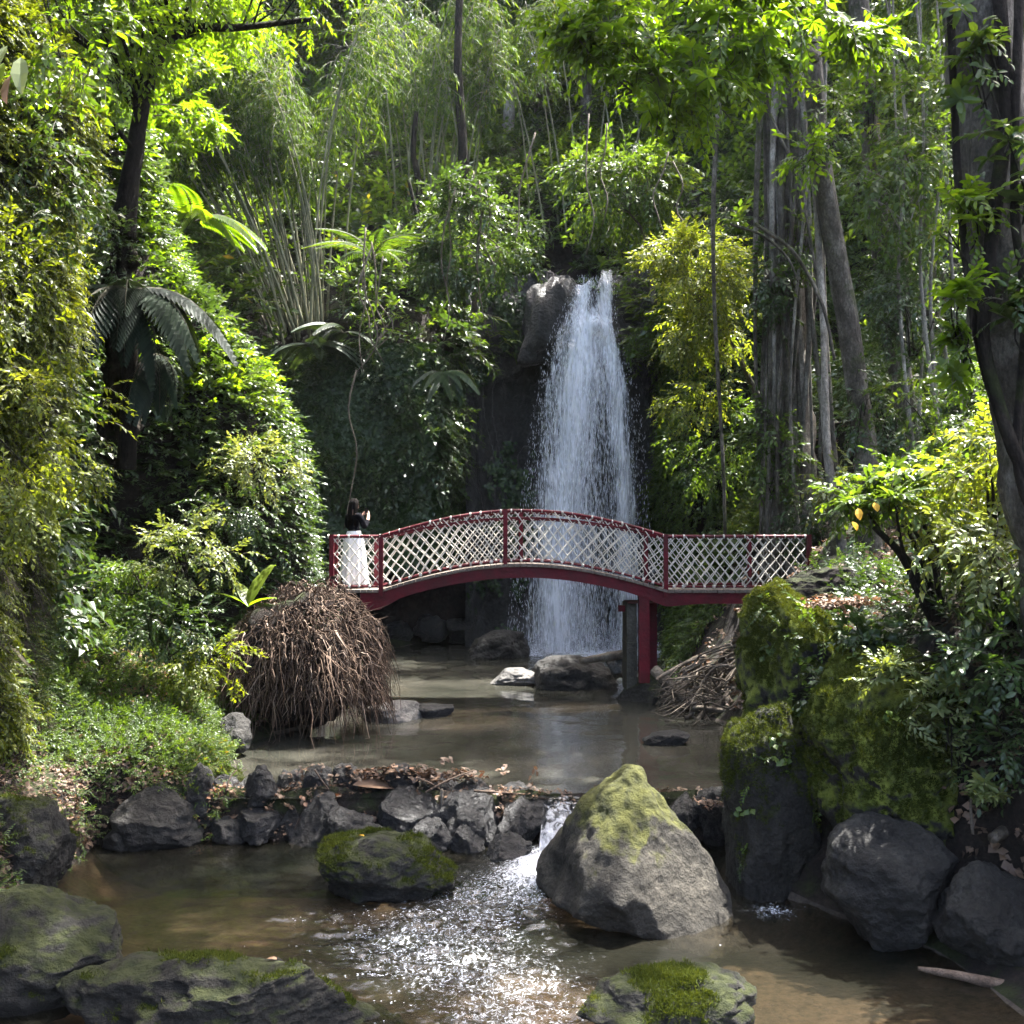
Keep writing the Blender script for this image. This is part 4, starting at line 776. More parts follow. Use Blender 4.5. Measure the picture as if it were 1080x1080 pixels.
m = MB(); m.box((X(655, 18), 18.45, 1.55), (X(662, 18) - .002, 18.6, 1.66)); m.box((X(664, 18), 18.1, DZ - .245), (X(700, 18), 19.1, DZ - .12 - .12)); part('bracket', m, [M['red']], bridge)

# ------------------------------------------------------------------ person
def skin_mesh(name, verts, edges, radii, root=0, sub=2):
    me = bpy.data.meshes.new(name + '_t'); me.from_pydata([tuple(v) for v in verts], edges, [])
    o = bpy.data.objects.new(name + '_t', me); C.objects.link(o)
    o.modifiers.new('s', 'SKIN'); sv = me.skin_vertices[0].data
    for k, r in enumerate(radii): sv[k].radius = (r, r) if np.isscalar(r) else r; sv[k].use_root = k == root
    s = o.modifiers.new('b', 'SUBSURF'); s.levels = sub; s.render_levels = sub
    dg = bpy.context.evaluated_depsgraph_get(); out = bpy.data.meshes.new_from_object(o.evaluated_get(dg)); out.name = name
    bpy.data.objects.remove(o); bpy.data.meshes.remove(me)
    for p in out.polygons: p.use_smooth = True
    return out
# local frame: faces +Y, stands at the origin, 1.60 m tall; turned afterwards
bv = [(0, 0, .88), (0, 0, 1.02), (0, 0, 1.20), (0, -.01, 1.31), (0, .0, 1.385), (0, .02, 1.44), (0, .025, 1.52), (0, .02, 1.585)]
br = [(.13, .10), (.105, .085), (.125, .085), (.10, .07), (.045, .045), (.062, .070), (.074, .088), (.045, .055)]
be = [(0, 1), (1, 2), (2, 3), (3, 4), (4, 5), (5, 6), (6, 7)]
def addc(pts, rad, par):
    prev = par
    for p, r in zip(pts, rad):
        bv.append(p); br.append(r); be.append((prev, len(bv) - 1)); prev = len(bv) - 1
    return prev
for s in (-1, 1):
    addc([(s * .085, 0, .80), (s * .09, .01, .46), (s * .09, -.01, .09), (s * .095, .10, .04)], [.085, .055, .035, .03], 0)
    w = addc([(s * .16, 0, 1.305), (s * .22, .05, 1.09), (s * .12, .235, 1.245), (s * .085, .285, 1.32)], [.05, .042, .032, .026], 3)
    for k in range(4):   # fingers curled round the phone, thumb off the side
        z = 1.33 + .017 * k
        addc([(s * .068, .305, z), (s * (.045 - .004 * (k == 3)), .325, z + .012), (s * .03, .312, z + .014)], [.0095, .0085, .007], w)
    addc([(s * .06, .285, 1.335), (s * .045, .28, 1.365)], [.010, .008], w)
me = skin_mesh('person', bv, be, br); me.materials.append(M['skin'])
me_body = me
pos = P(373, 619, 18.62); pos[2] = DZ + 0.005
person = link('person', me_body, loc=pos); person.rotation_euler = (0, 0, math.radians(-38)); person.scale = (1.0, 1.0, 1.0)
tag(person, 'person in black top and long white skirt raising a phone on the bridge end', 'person')
tv_ = [(0, 0, .93), (0, 0, 1.04), (0, 0, 1.20), (0, -.01, 1.31), (0, -.0, 1.37)]; tr_ = [(.128, .105), (.118, .10), (.142, .10), (.115, .085), (.06, .055)]; te = [(0, 1), (1, 2), (2, 3), (3, 4)]
for s in (-1, 1):
    n0 = len(tv_); tv_ += [(s * .165, 0, 1.305), (s * .225, .05, 1.085), (s * .128, .225, 1.235)]; tr_ += [.065, .056, .042]; te += [(3, n0), (n0, n0 + 1), (n0 + 1, n0 + 2)]
me = skin_mesh('top', tv_, te, tr_); me.materials.append(M['black']); link('top', me, person)
m = MB(); nz, na = 26, 64; z = np.linspace(1.03, 0.07, nz); a = np.arange(na) / na * 2 * PI
rad = np.interp(z, [0.07, .5, .85, 1.0, 1.03], [.275, .24, .20, .145, .13]); fold = 0.055 * np.interp(z, [.07, .9], [1, .1])
R = rad[:, None] * (1 + fold[:, None] * 3.2 * (0.5 * np.sin(a * 9 + .6) + 0.5 * np.sin(a * 14 + 2)))
V = np.stack([R * np.cos(a), R * .82 * np.sin(a), np.broadcast_to(z[:, None], R.shape)], -1).reshape(-1, 3)
i = np.arange(nz - 1)[:, None] * na; j = np.arange(na)[None]; F = np.stack([i + j, i + (j + 1) % na, i + na + (j + 1) % na, i + na + j], -1).reshape(-1, 4)[:, ::-1]
m.add(V, F); link('skirt', m.mesh('skirt', [M['white']], True), person)
# hair: a cap and a fall of locks down the back
V, F = ICO[4]; V = V * (.088, .103, .108) + (0, .005, 1.52); keep = ~((V[:, 1] > .045) & (V[:, 2] < 1.555)); fk = keep[F].all(1)
m = MB(); V = V * 1.0; m.add(V, F[fk])
for k in range(60):
    an = PI + rr(0.05, PI - 0.05); x, y = .085 * math.cos(an), .015 + .10 * math.sin(an)
    m.tube(spline([(x * .5, y * .5, 1.615), (x, y, 1.53), (x * 1.12, y * 1.12 - .015, 1.38), (x * 1.25, y * 1.0 - .03, rr(1.10, 1.22))], 7), np.linspace(.016, .006, 7), 4)
link('hair', m.mesh('hair', [M['hair']], True), person)
ph = MB(); ph.box((-.04, -.005, 0), (.04, .005, .155)); pm = bpy.data.meshes.new('phone')
bm = bmesh.new(); bmesh.ops.create_cube(bm, size=1); bmesh.ops.scale(bm, vec=(.078, .009, .155), verts=bm.verts); bmesh.ops.bevel(bm, geom=bm.edges[:], offset=.003, segments=2, affect='EDGES'); bm.to_mesh(pm); bm.free(); pm.materials.append(M['phone'])
ca, sa = math.cos(math.radians(-38)), math.sin(math.radians(-38)); lx, ly = 0, .312
phone = link('phone', pm, loc=(pos[0] + lx * ca - ly * sa, pos[1] + lx * sa + ly * ca, pos[2] + 1.385)); phone.rotation_euler = (0, 0, math.radians(-38)); tag(phone, 'dark phone held up by the person on the bridge', 'phone')

# ------------------------------------------------------------------ root ball
rb = P(320, 690, 15.3); rc = np.array([rb[0], 15.3, 1.0])
roots = empty('root_ball', (rc[0], rc[1], 0), 'huge drooping ball of tangled dry brown roots at the bridge end', 'root ball')
V, F = ICO[5]; V = V * (0.92, 0.9, 1.0) * (1 + .35 * fbm(V * 2, 4, 3))[:, None] + rc
m = MB(); m.add(V, F); part('soil_core', m, [M['soil']], roots, smooth=True)
m = MB(); r = np.random.default_rng(5); n = 4600
for k in range(n):
    an = r.random() * 2 * PI; el = math.asin(r.uniform(-.35, 1.0)); d = np.array([math.cos(el) * math.cos(an), math.cos(el) * math.sin(an), math.sin(el)])
    if d[1] > .55: continue
    bump = 1 + .30 * float(fbm(d * 2.2 + 5, 3, 9)); p0 = rc + d * (1.04, 1.0, 1.10) * bump * r.uniform(.86, 1.03); out = unit(d * (1, 1, .5) + r.normal(0, .75, 3)); ln = r.uniform(.10, .46) * (1 + 1.0 * (r.random() < .2)) * (1 + .35 * (el < .5)); t = np.linspace(0, 1, 6)
    pts = p0 + out * (ln * (t * (1 - .45 * t)))[:, None] * .62 + np.array([0, 0, -1.0]) * (ln * .85 * t ** 1.7)[:, None] + np.cumsum(r.normal(0, .040, (6, 3)), 0) * t[:, None] + r.normal(0, .012, (6, 3))
    if pts[-1, 2] < .03: pts[:, 2] = np.maximum(pts[:, 2], .03)
    m.tube(pts, np.linspace(r.uniform(.005, .015) * (1 + (r.random() < .06)), .003, 6), 3, 0, r.random(), cap=False)
for k in range(160):    # crown of short upright stubs
    an = r.random() * 2 * PI; q = r.random() ** .5 * .8; p0 = rc + (q * math.cos(an), q * math.sin(an), 1.03 * math.sqrt(max(0, 1 - q * q)))
    m.tube(p0 + np.linspace(0, 1, 4)[:, None] * (r.normal(0, .2), r.normal(0, .2), r.uniform(.05, .24)), np.linspace(.012, .004, 4), 3)
part('roots', m, [M['rootball']], roots)

# exposed roots under the bridge
ex_ = empty('exposed_roots', P(735, 745, 17), 'tangle of pale exposed tree roots on the bank under the bridge', 'roots')
m = MB(); r = np.random.default_rng(9)
for k in range(110):
    y = r.uniform(16.0, 18.8); f = r.random()
    a = P(r.uniform(760, 800), 698 + 42 * f + r.normal(0, 12), y + r.uniform(-.2, .8)); b = P(r.uniform(686, 745), 722 + 52 * f + r.normal(0, 8), y - r.uniform(0, .7))
    b[2] = max(b[2], .02); mid = (a + b) / 2 + r.normal(0, .16, 3) + (0, 0, .12); q1 = a * .75 + b * .25 + r.normal(0, .12, 3); q2 = a * .25 + b * .75 + r.normal(0, .12, 3)
    r0 = r.uniform(.010, .040) * (2.2 if k < 16 else .8); m.tube(spline([a, q1, mid, q2, b], 12), np.linspace(r0, r0 * .35, 12), 6, 0, .5, .25)
part('root_tangle', m, [M['paleroot']], ex_, smooth=True)
def log(name, label, cat, pts, r, mat, k=10, n=16, wob=.2, group=None):
    pts = np.asarray(pts, float); base = pts[0].copy(); m = MB(); m.tube(spline(pts - base, n), np.interp(np.linspace(0, 1, n), np.linspace(0, 1, len(r)), r), k, 0, .5, wob)
    return tag(link(name, m.mesh(name, [mat], True), loc=base), label, cat, group)
log('log', 'pale bleached log lying on stones before the concrete pier', 'log', [P(612, 697, 19.3), P(640, 693, 19.1), P(664, 688, 18.9)], [.05, .08, .09], M['paleroot'])
log('log', 'mossy pale root log running down from the bridge posts', 'log', [P(690, 706, 17.6), P(720, 735, 17.2), P(748, 752, 16.8), P(786, 748, 16.6)], [.09, .11, .1, .05], M['paleroot'])
log('log', 'splintered brown log lying in the shallows beside the dark ledge rock', 'log', [P(968, 1021, 7.82), P(1010, 1029, 7.7), P(1060, 1039, 7.6), P(1130, 1046, 7.5)], [.015, .035, .04, .045], M['root'])
log('branch', 'smooth curved branch poking out of the wooded bank above the grey rock', 'branch', [P(1046, 884, 8.2), P(1062, 876, 8.3), P(1085, 860, 8.5), P(1130, 840, 8.9)], [.04, .055, .055, .05], M['paleroot'])
log('stick', 'thin bent stick leaning on the shady bank under the hanging leaves', 'stick', [P(1026, 880, 8.2), P(1024, 845, 8.3), P(1034, 820, 8.3), P(1048, 806, 8.4)], [.012, .011, .009, .006], M['paleroot'], 6)
# debris on the dam
for k, (a, b, lab) in enumerate([((440, 820), (470, 838), 'short dry stick across the dam beside the brown leaf pile'), ((448, 836), (500, 812), 'forked grey stick standing up out of the dam'), ((466, 832), (466, 902), 'pale thin stick hanging down the face of the dam'),
    ((522, 884), (540, 858), 'thick broken brown branch stub leaning on the dam end'), ((500, 834), (560, 838), 'long dry reed lying along the dam top'), ((238, 834), (250, 812), 'dark upright stick at the leafy end of the dam'), ((332, 812), (352, 838), 'brown curled twig on the dam by the red leaf')]):
    D = 11.25; p, q = P(*a, D), P(*b, D + .15); mid = (p + q) / 2 + RNG.normal(0, .02, 3); r0 = .05 if k == 3 else rr(.008, .016)
    log('stick', lab, 'stick', [p, mid, q], [r0, r0 * .9, r0 * .6], M['root'] if k != 2 else M['paleroot'], 6, 8)
def litter_patch(label, cen, rx, ry, n, size, seed, zj=.05, mat='litter'):
    r = np.random.default_rng(seed); pos = np.stack([cen[0] + rx * r.normal(0, .5, n), cen[1] + ry * r.normal(0, .5, n), cen[2] + zj * np.abs(r.normal(0, 1, n))], -1)
    R = frames(unit(r.normal(0, 1, (n, 3)) * (1, 1, .3)), unit(np.array([0, 0, 1.0]) + r.normal(0, .35, (n, 3)))); tag(leaf_obj('leaf_litter', bake(['ivy'], pos, R, r.uniform(size[0], size[1], n)), [M[mat]]), label, kind='stuff')
litter_patch('heap of wet brown leaves caught on the rock dam', P(425, 822, 11.5), .9, .12, 150, (.08, .17), 3, .06)
litter_patch('dead leaves and twigs along the pool edge of the dam', P(535, 838, 11.45), .5, .10, 60, (.05, .11), 4, .03)
litter_patch('dead leaves caught behind the pointed boulder', P(752, 850, 10.9), .2, .12, 30, (.05, .10), 5, .04)
litter_patch('dark leaf litter on the slope between the moss-draped and bulging boulders', P(885, 640, 10.6), .35, .35, 160, (.05, .11), 6, .04)
# one brown leaf lying on the dam, a few loose leaves on rocks
def big_leaf(label, p, Ln, W, yaw, pitch, roll, mat, name='fallen_leaf', group=None):
    V, F = leaf(Ln, W, HI, .25, .2); o = link(name, mesh_from(name, V @ rotm(yaw, pitch, roll).T, [F], [M[mat]], None, np.full(len(V), .7)), loc=p); return tag(o, label, 'leaf', group)
big_leaf('big reddish brown leaf spread on top of the dam', P(372, 828, 11.35), .55, .16, -1.35, .05, .25, 'litter')
big_leaf('small red leaf curled on the slanted dam stone', P(318, 812, 11.55), .22, .05, -1.9, .2, .2, 'litter')
big_leaf('little pale yellow leaf on the flat lava rock', P(226, 1046, 6.95), .09, .025, -.7, .1, .1, 'lf_yel')
big_leaf('small tan leaf lying at the top of the flat lava rock', P(292, 1012, 7.1), .09, .03, 1.2, .1, .1, 'litter')
big_leaf('tiny yellow leaf stuck to the moss-capped rapids rock', P(384, 882, 9.7), .07, .025, 1.0, .2, .1, 'lf_yel')
# little cascade over the dam
def cascade():
    nx, nz = 40, 50; u = np.linspace(0, 1, nx); v = np.linspace(0, 1, nz); U, Vv = np.meshgrid(u, v)
    a, b = X(576, 11.1), X(628, 11.1); xx = a + (b - a) * U - .10 * Vv * (1 - U); yy = 11.45 - .85 * Vv ** .8 - .10 * fbm(np.stack([U * 5, Vv * .8, 0 * U], -1), 3, 4); zz = .012 - .50 * Vv ** 2.0 + .02 * fbm(np.stack([U * 9, Vv * 2, 0 * U], -1), 3, 6)
    V = np.stack([xx, yy, zz], -1).reshape(-1, 3); i = np.arange(nz - 1)[:, None] * nx + np.arange(nx - 1)[None]; F = np.stack([i, i + 1, i + nx + 1, i + nx], -1).reshape(-1, 4)
    return V, F, (-.16 + .34 * Vv + .14 * fbm(np.stack([U * 7, Vv * .6, 0 * U], -1), 3, 8)).ravel()
V, F, fo = cascade(); casc = empty('cascade', (X(600, 11), 10.9, -.45), 'little white cascade spilling between the dam and the pointed boulder', 'cascade')
under_parent(link('water_sheet', mesh_from('water_sheet', V, [F], [M['fall']], None, None, True, dict(foam=fo))), casc)
V, F = splash('s', (X(592, 10.5), 10.45, -.42), (.32, .30), 1500, .22, (.004, .014), 7); o = under_parent(link('splash', mesh_from('splash', V, [F], [M['drop']])), casc); o['kind'] = 'stuff'
r = np.random.default_rng(12)
def foam_flecks():
    n = 130000; x = r.uniform(-2.6, 2.6, n); y = r.uniform(6.2, 11.2, n); f = rapid(x, y); st = fbm(np.stack([x * 3.2, y * 6.5, 0 * x], -1), 5, 14, .65); k = r.random(n) < np.clip(f, 0, 1) ** 3 * sstep(.18, .6, st) * .5; x, y = x[k], y[k]
    z, _ = z_low(x, y); pos = np.stack([x, y, z + .004], -1); n = len(pos); o = np.array([(1, 0, 0), (-.5, .87, 0), (-.5, -.87, 0), (0, 0, .6)]); f3 = np.array([(0, 1, 3), (1, 2, 3), (2, 0, 3), (0, 2, 1)])
    V = pos[:, None] + o[None] * np.stack([r.uniform(.002, .010, n) * 1.5, r.uniform(.002, .006, n), r.uniform(.001, .006, n)], -1)[:, None]
    return V.reshape(-1, 3), (f3[None] + (np.arange(n) * 4)[:, None, None]).reshape(-1, 3)
V, F = foam_flecks(); tag(link('foam', mesh_from('foam', V, [F], [M['drop']])), 'white foam and spatter over the rapids below the cascade', kind='stuff')
print('bridge etc', time.time() - T0)

# ------------------------------------------------------------------ trees
def crown_baked(cen, rad, n, kinds, size, seed, nclump=14, droop=0.15, cl=0.42, hollow=0.35):
    r = np.random.default_rng(seed); rad = np.asarray(rad, float) * np.ones(3)
    d = unit(r.normal(0, 1, (nclump, 3))); q = hollow + (1 - hollow) * r.random(nclump) ** .6; cc = d * q[:, None]
    k = r.integers(0, nclump, n); w = r.uniform(.6, 1.3, nclump)
    pos = cc[k] + r.normal(0, 1, (n, 3)) * (cl * .5 * w[k])[:, None] * (1, 1, .6); nr = np.linalg.norm(pos, axis=1); pos = pos[nr < 1.2]
    n = len(pos); dy = unit(unit(pos) * .8 + r.normal(0, .55, (n, 3)) + (0, 0, -droop)); R = frames(dy, unit(np.array([0, 0, 1.0]) + r.normal(0, .25, (n, 3))))
    P_ = pos * rad + cen
    return bake(kinds, P_, R, r.uniform(size[0], size[1], n), smooth_field=.5 + .5 * fbm(P_ * .9 + seed, 3, 6)), cc * rad + cen
def tree(name, label, path, r0, r1, crowns, bark, leafmat, cat='tree', seed=1, k=12, limb=.35, group=None, wob=.18, limbs=True):
    """path: trunk points (world). crowns: list of (centre, radii, n, kinds, size, nclump)"""
    path = np.asarray(path, float); base = path[0]; e = empty(name, base, label, cat, group); m = MB(); n = 40; sp = spline(path, n); t = np.linspace(0, 1, n)
    m.tube(sp, (r0 + (r1 - r0) * t) * (1 + .5 * np.exp(-t * 14)), k, 0, .5, wob); bk = []
    for ci, (cen, rad, nn, kinds, size, ncl) in enumerate(crowns):
        b, cc = crown_baked(np.asarray(cen, float), rad, nn, kinds, size, seed * 7 + ci, ncl); bk.append(b)
        if limbs:
            for c in cc[:16]:
                j = int(np.clip(np.argmin(np.linalg.norm(sp - (c * .35 + np.asarray(cen) * .65), axis=1)) - RNG.integers(1, 5), 4, n - 1)); a = sp[j]; mid = a * .45 + c * .55 + RNG.normal(0, .12, 3) * np.linalg.norm(c - a) * .4 + (0, 0, .08 * np.linalg.norm(c - a))
                rr0 = max(.012, (r0 + (r1 - r0) * t[j]) * limb); m.tube(spline([a, mid, c], 9), np.linspace(rr0, .008, 9), 6, 0, .5, .1)
    part('trunk', m, [bark], e, smooth=True)
    if bk: under_parent(leaf_obj('crown', merge_baked(bk), [leafmat, M['stem']]), e)
    return e
# leaning grey trunks on the wooded bank
tree('tree', 'leaning mottled trunk in front of the strangler fig, forked high up', [P(918, 640, 16), P(914, 500, 16), P(893, 330, 15.8), P(866, 170, 15.4), P(850, 0, 15), P(820, -180, 14.4), P(720, -400, 13.8)], .19, .11,
     [(P(650, -440, 13.5), (2.2, 2.0, 1.2), 420, ['alt', 'palmate'], (.5, .95), 18)], M['bark'], M['lf_lime'], seed=2)
tree('tree', 'straight grey trunk leaning the other way behind the mottled trunk', [P(1000, 600, 19), P(962, 470, 19), P(930, 260, 19), P(905, 0, 19), P(890, -260, 19)], .24, .15,
     [(P(900, -330, 19), (3.4, 3.2, 2.0), 800, ['alt'], (.6, 1.0), 16)], M['bark'], M['lf_mid'], seed=3)
tree('tree', 'slim pale trunk standing behind the bridge end railing', [P(893, 640, 15), P(886, 560, 15), P(872, 470, 15.2), P(868, 330, 15.5), P(858, 180, 15.8)], .085, .04, [], M['palebark'], M['lf_mid'], seed=4)
# strangler fig
fig = tree('fig_tree', 'massive grey strangler fig wrapped in hanging aerial roots', [P(838, 610, 20.2), P(838, 480, 20.2), P(832, 330, 20.3), P(836, 160, 20.3), P(830, 0, 20), P(815, -220, 19.4)], .44, .34,
     [(P(900, -300, 21.5), (3.4, 3.0, 2.0), 800, ['alt'], (.6, 1.0), 20)], M['palebark'], M['lf_mid'], 'fig tree', seed=5, k=20, wob=.5)
r = np.random.default_rng(21)
for k in range(24):
    px = 832 + r.normal(0, 21); m = MB(); y0 = r.uniform(-120, 250) if k > 12 else r.uniform(-150, 60); y1 = r.uniform(560, 620) if k < 30 else r.uniform(330, 540); amp = r.uniform(4, 16); D = 19.65 + r.uniform(-.25, .3)
    pts = [P(px + amp * math.sin(q * 5 + k) + (px - 832) * .35 * q + 10 * math.sin(k) * q, y0 + (y1 - y0) * q, D + .15 * math.sin(q * 3 + k * 2)) for q in np.linspace(0, 1, 9)]
    m.tube(spline(pts, 26), np.linspace(r.uniform(.02, .075), r.uniform(.02, .05), 26), 6, 0, .5, .2); o = part('aerial_root', m, [M['bark'] if k % 2 else M['palebark']], fig, smooth=True)
# big tree in the near right
fore = tree('tree', 'thick dark vine-clad trunk beside the stream, nearest tree on the wooded bank', [P(1150, 700, 8.1), P(1118, 560, 8.1), P(1082, 420, 8.1), P(1062, 290, 8.1), P(1048, 130, 8.1), P(1036, 0, 8.1), P(1020, -220, 8.2), P(960, -520, 8.6)], .33, .26,
     [(P(850, -640, 9.8), (3.2, 2.6, 1.4), 800, ['alt'], (.45, .8), 18)], M['bark'], M['lf_mid'], seed=6, k=20, wob=.35)
for k, (pts, r_, lab) in enumerate([
    ([P(1050, -40, 7.75), P(1060, 120, 7.75), P(1045, 260, 7.72), P(1038, 360, 7.72), P(1060, 450, 7.7), P(1090, 520, 7.7)], .05, 'black woody liana twisting down the thick vine-clad trunk'),
    ([P(1000, -40, 7.8), P(1008, 150, 7.8), P(1022, 300, 7.8), P(1040, 400, 7.75), P(1075, 480, 7.7)], .028, 'thinner brown liana along the stream side of the thick trunk'),
    ([P(1075, -40, 7.7), P(1070, 200, 7.7), P(1082, 330, 7.7), P(1072, 480, 7.7), P(1095, 560, 7.7)], .034, 'liana on the middle of the thick vine-clad trunk')]):
    log('liana', lab, 'liana', pts, [r_, r_, r_ * .8], M['darkbark'], 8, 30, .25)
for k, (px0, py0, px1, py1, D, r_, lab) in enumerate([(796, 236, 880, 380, 15.0, .035, 'curving pale liana hanging over the strangler fig'), (770, 236, 842, 298, 18, .03, 'bare arched branch reaching out from the strangler fig'), (812, 120, 880, 520, 17, .03, 'long thin liana beside the mottled trunk')]):
    pts = [P(px0, py0, D), P(px0 + (px1 - px0) * .5, py0 + (py1 - py0) * .22, D), P(px0 + (px1 - px0) * .85, py0 + (py1 - py0) * .6, D), P(px1, py1, D)]
    log('liana', lab, 'liana', pts, [r_ * .8, r_ * .8, r_ * .6], M['bark'], 7, 24, .3)
r = np.random.default_rng(33)
for k in range(8):   # slender saplings
    px = [948, 962, 976, 990, 968, 984, 1000, 940, 1004, 955, 996, 925, 1012][k]; D = 17.5 + r.uniform(-.5, 2.5); lean = r.normal(14, 10)
    tree('sapling', 'slender grey leafy sapling stem in the thicket behind the leaning trunks', [P(px + lean, 480, D), P(px + lean * .4 + r.normal(0, 10), 300, D), P(px - 4 + r.normal(0, 12), 120, D), P(px - lean * .8, -60, D)], r.uniform(.025, .05), .015, [(P(px + r.normal(0, 8), r.uniform(60, 330), D - .2), (.7, .6, 1.1), 70, ['alt', 'altdroop'], (.35, .65), 8)], M['palebark'], M['lf_mid'], 'sapling', seed=50 + k, k=7, group='saplings behind the leaning trunks')
# bright overhanging branch above the falls
tree('tree_branch', 'bright lime branch of fingered leaves hanging in from the top', [P(860, 60, 14.2), P(820, 40, 13.2), P(770, 60, 12.4), P(720, 70, 12), P(660, 100, 11.8)], .06, .015,
     [(P(760, 20, 12.2), (1.35, 1.1, .7), 250, ['palmate', 'alt'], (.35, .6), 12), (P(690, 70, 11.9), (1.0, .9, .8), 190, ['palmate', 'alt'], (.32, .55), 10), (P(640, 30, 11.8), (.7, .7, .6), 110, ['palmate', 'alt'], (.3, .5), 7), (P(850, 20, 12.8), (.9, .8, .6), 140, ['palmate', 'alt'], (.32, .55), 8)], M['bark'], M['lf_lime'], 'branch', seed=8)
tree('bush', 'pale golden sunlit bush leaning out beside the waterfall', [P(800, 420, 22.3), P(770, 360, 21.8), P(730, 310, 21.4)], .06, .02,
     [(P(738, 302, 21.2), (.95, .9, 1.05), 620, ['alt', 'altdroop'], (.25, .48), 26), (P(708, 262, 21.2), (.6, .7, .40), 170, ['alt'], (.25, .45), 8), (P(752, 350, 21.4), (1.0, .9, .8), 300, ['alt', 'altdroop'], (.25, .48), 12)], M['bark'], M['lf_gold'], 'bush', seed=9)
tree('bush', 'leafy green bush at the top edge of the cliff over the waterfall', [P(690, 320, 26), P(680, 250, 25.6), P(660, 220, 25.2)], .06, .02, [(P(655, 200, 25.6), (1.6, 1.2, .8), 520, ['altdroop', 'bam', 'alt'], (.4, .75), 14)], M['bark'], M['lf_mid'], 'bush', seed=10)
tree('bush', 'dark drooping bush over the cave beside the waterfall top', [P(500, 330, 25.6), P(505, 250, 25.2), P(510, 220, 25)], .06, .02, [(P(500, 250, 25.0), (1.4, 1.1, 1.3), 560, ['altdroop', 'alt'], (.35, .7), 14)], M['bark'], M['lf_dark'], 'bush', seed=11)
# left tree over the cleft
tree('tree', 'dark slim tree curving over the shady cleft, limbs spread above it', [P(128, 250, 13.0), P(138, 190, 13), P(150, 110, 13), P(166, 62, 13.1), P(196, 32, 13.2), P(250, 29, 13.4), P(330, 20, 13.8)], .13, .03,
     [(P(120, -40, 12.8), (1.7, 1.5, .9), 620, ['alt', 'altdroop'], (.24, .44), 18), (P(250, -30, 13.6), (1.6, 1.3, .5), 300, ['alt', 'altfine'], (.24, .44), 14), (P(70, 40, 12.0), (1.0, 1.0, .8), 300, ['altdroop', 'althi'], (.24, .42), 12)], M['darkbark'], M['lf_lime'], seed=12)
log('stump', 'dark ragged stump pillar below the curving tree in the cleft', 'stump', [P(128, 460, 13.6), P(126, 380, 13.3), P(128, 300, 13.1), P(130, 228, 13.0)], [.20, .19, .17, .12], M['darkbark'], 28, 60, .8)
# unseen canopies added over the near cliff to throw dappled shade
tree('tree', 'tall unseen tree added over the near cliff to cast dappled shade', [(-7.6, 13, 10.4), (-7.2, 13, 13), (-6.4, 13.2, 16)], .3, .15, [((-5.6, 13.2, 15.2), (3.4, 3.4, 2.0), 900, ['alt'], (.5, .9), 18)], M['bark'], M['lf_mid'], seed=13)
tree('tree', 'unseen spreading tree added high over the near cliff face for shade', [(-7.4, 8.5, 11), (-6.8, 8.5, 13), (-5.4, 8.6, 15.5)], .28, .14, [((-4.4, 8.8, 14.6), (3.0, 3.2, 1.6), 700, ['alt'], (.5, .9), 16)], M['bark'], M['lf_mid'], seed=14)

# proto trees for the far slope
def proto(label, h, rad, n, kinds, size, leafmat, seed, bark=None, ncl=22):
    m_path = [(0, 0, -0.6), (.1, 0, h * .25), (RNG.normal(0, .3), RNG.normal(0, .3), h * .6), (RNG.normal(0, .5), RNG.normal(0, .5), h * .9)]
    return tree('tree', label, m_path, .16 + .012 * h, .05, [((0, 0, h * .72), (rad, rad, h * .34), n, kinds, size, ncl)], bark or M['bark'], leafmat, seed=seed)
def tz(x, y):   # ground height by nearest terrain vertex
    d = (tv[:, 0] - x) ** 2 + (tv[:, 1] - y) ** 2; c = np.argsort(d)[:6]; return tv[c, 2].max()
pA = proto('x', 8, 2.6, 900, ['alt', 'altdroop'], (.6, 1.1), M['lf_mid'], 31)
pB = proto('x', 10, 2.4, 1000, ['bam', 'altdroop'], (.7, 1.3), M['lf_bam'], 32, M['palebark'])
pC = proto('x', 7, 2.8, 900, ['alt', 'ros'], (.6, 1.1), M['lf_lime'], 33)
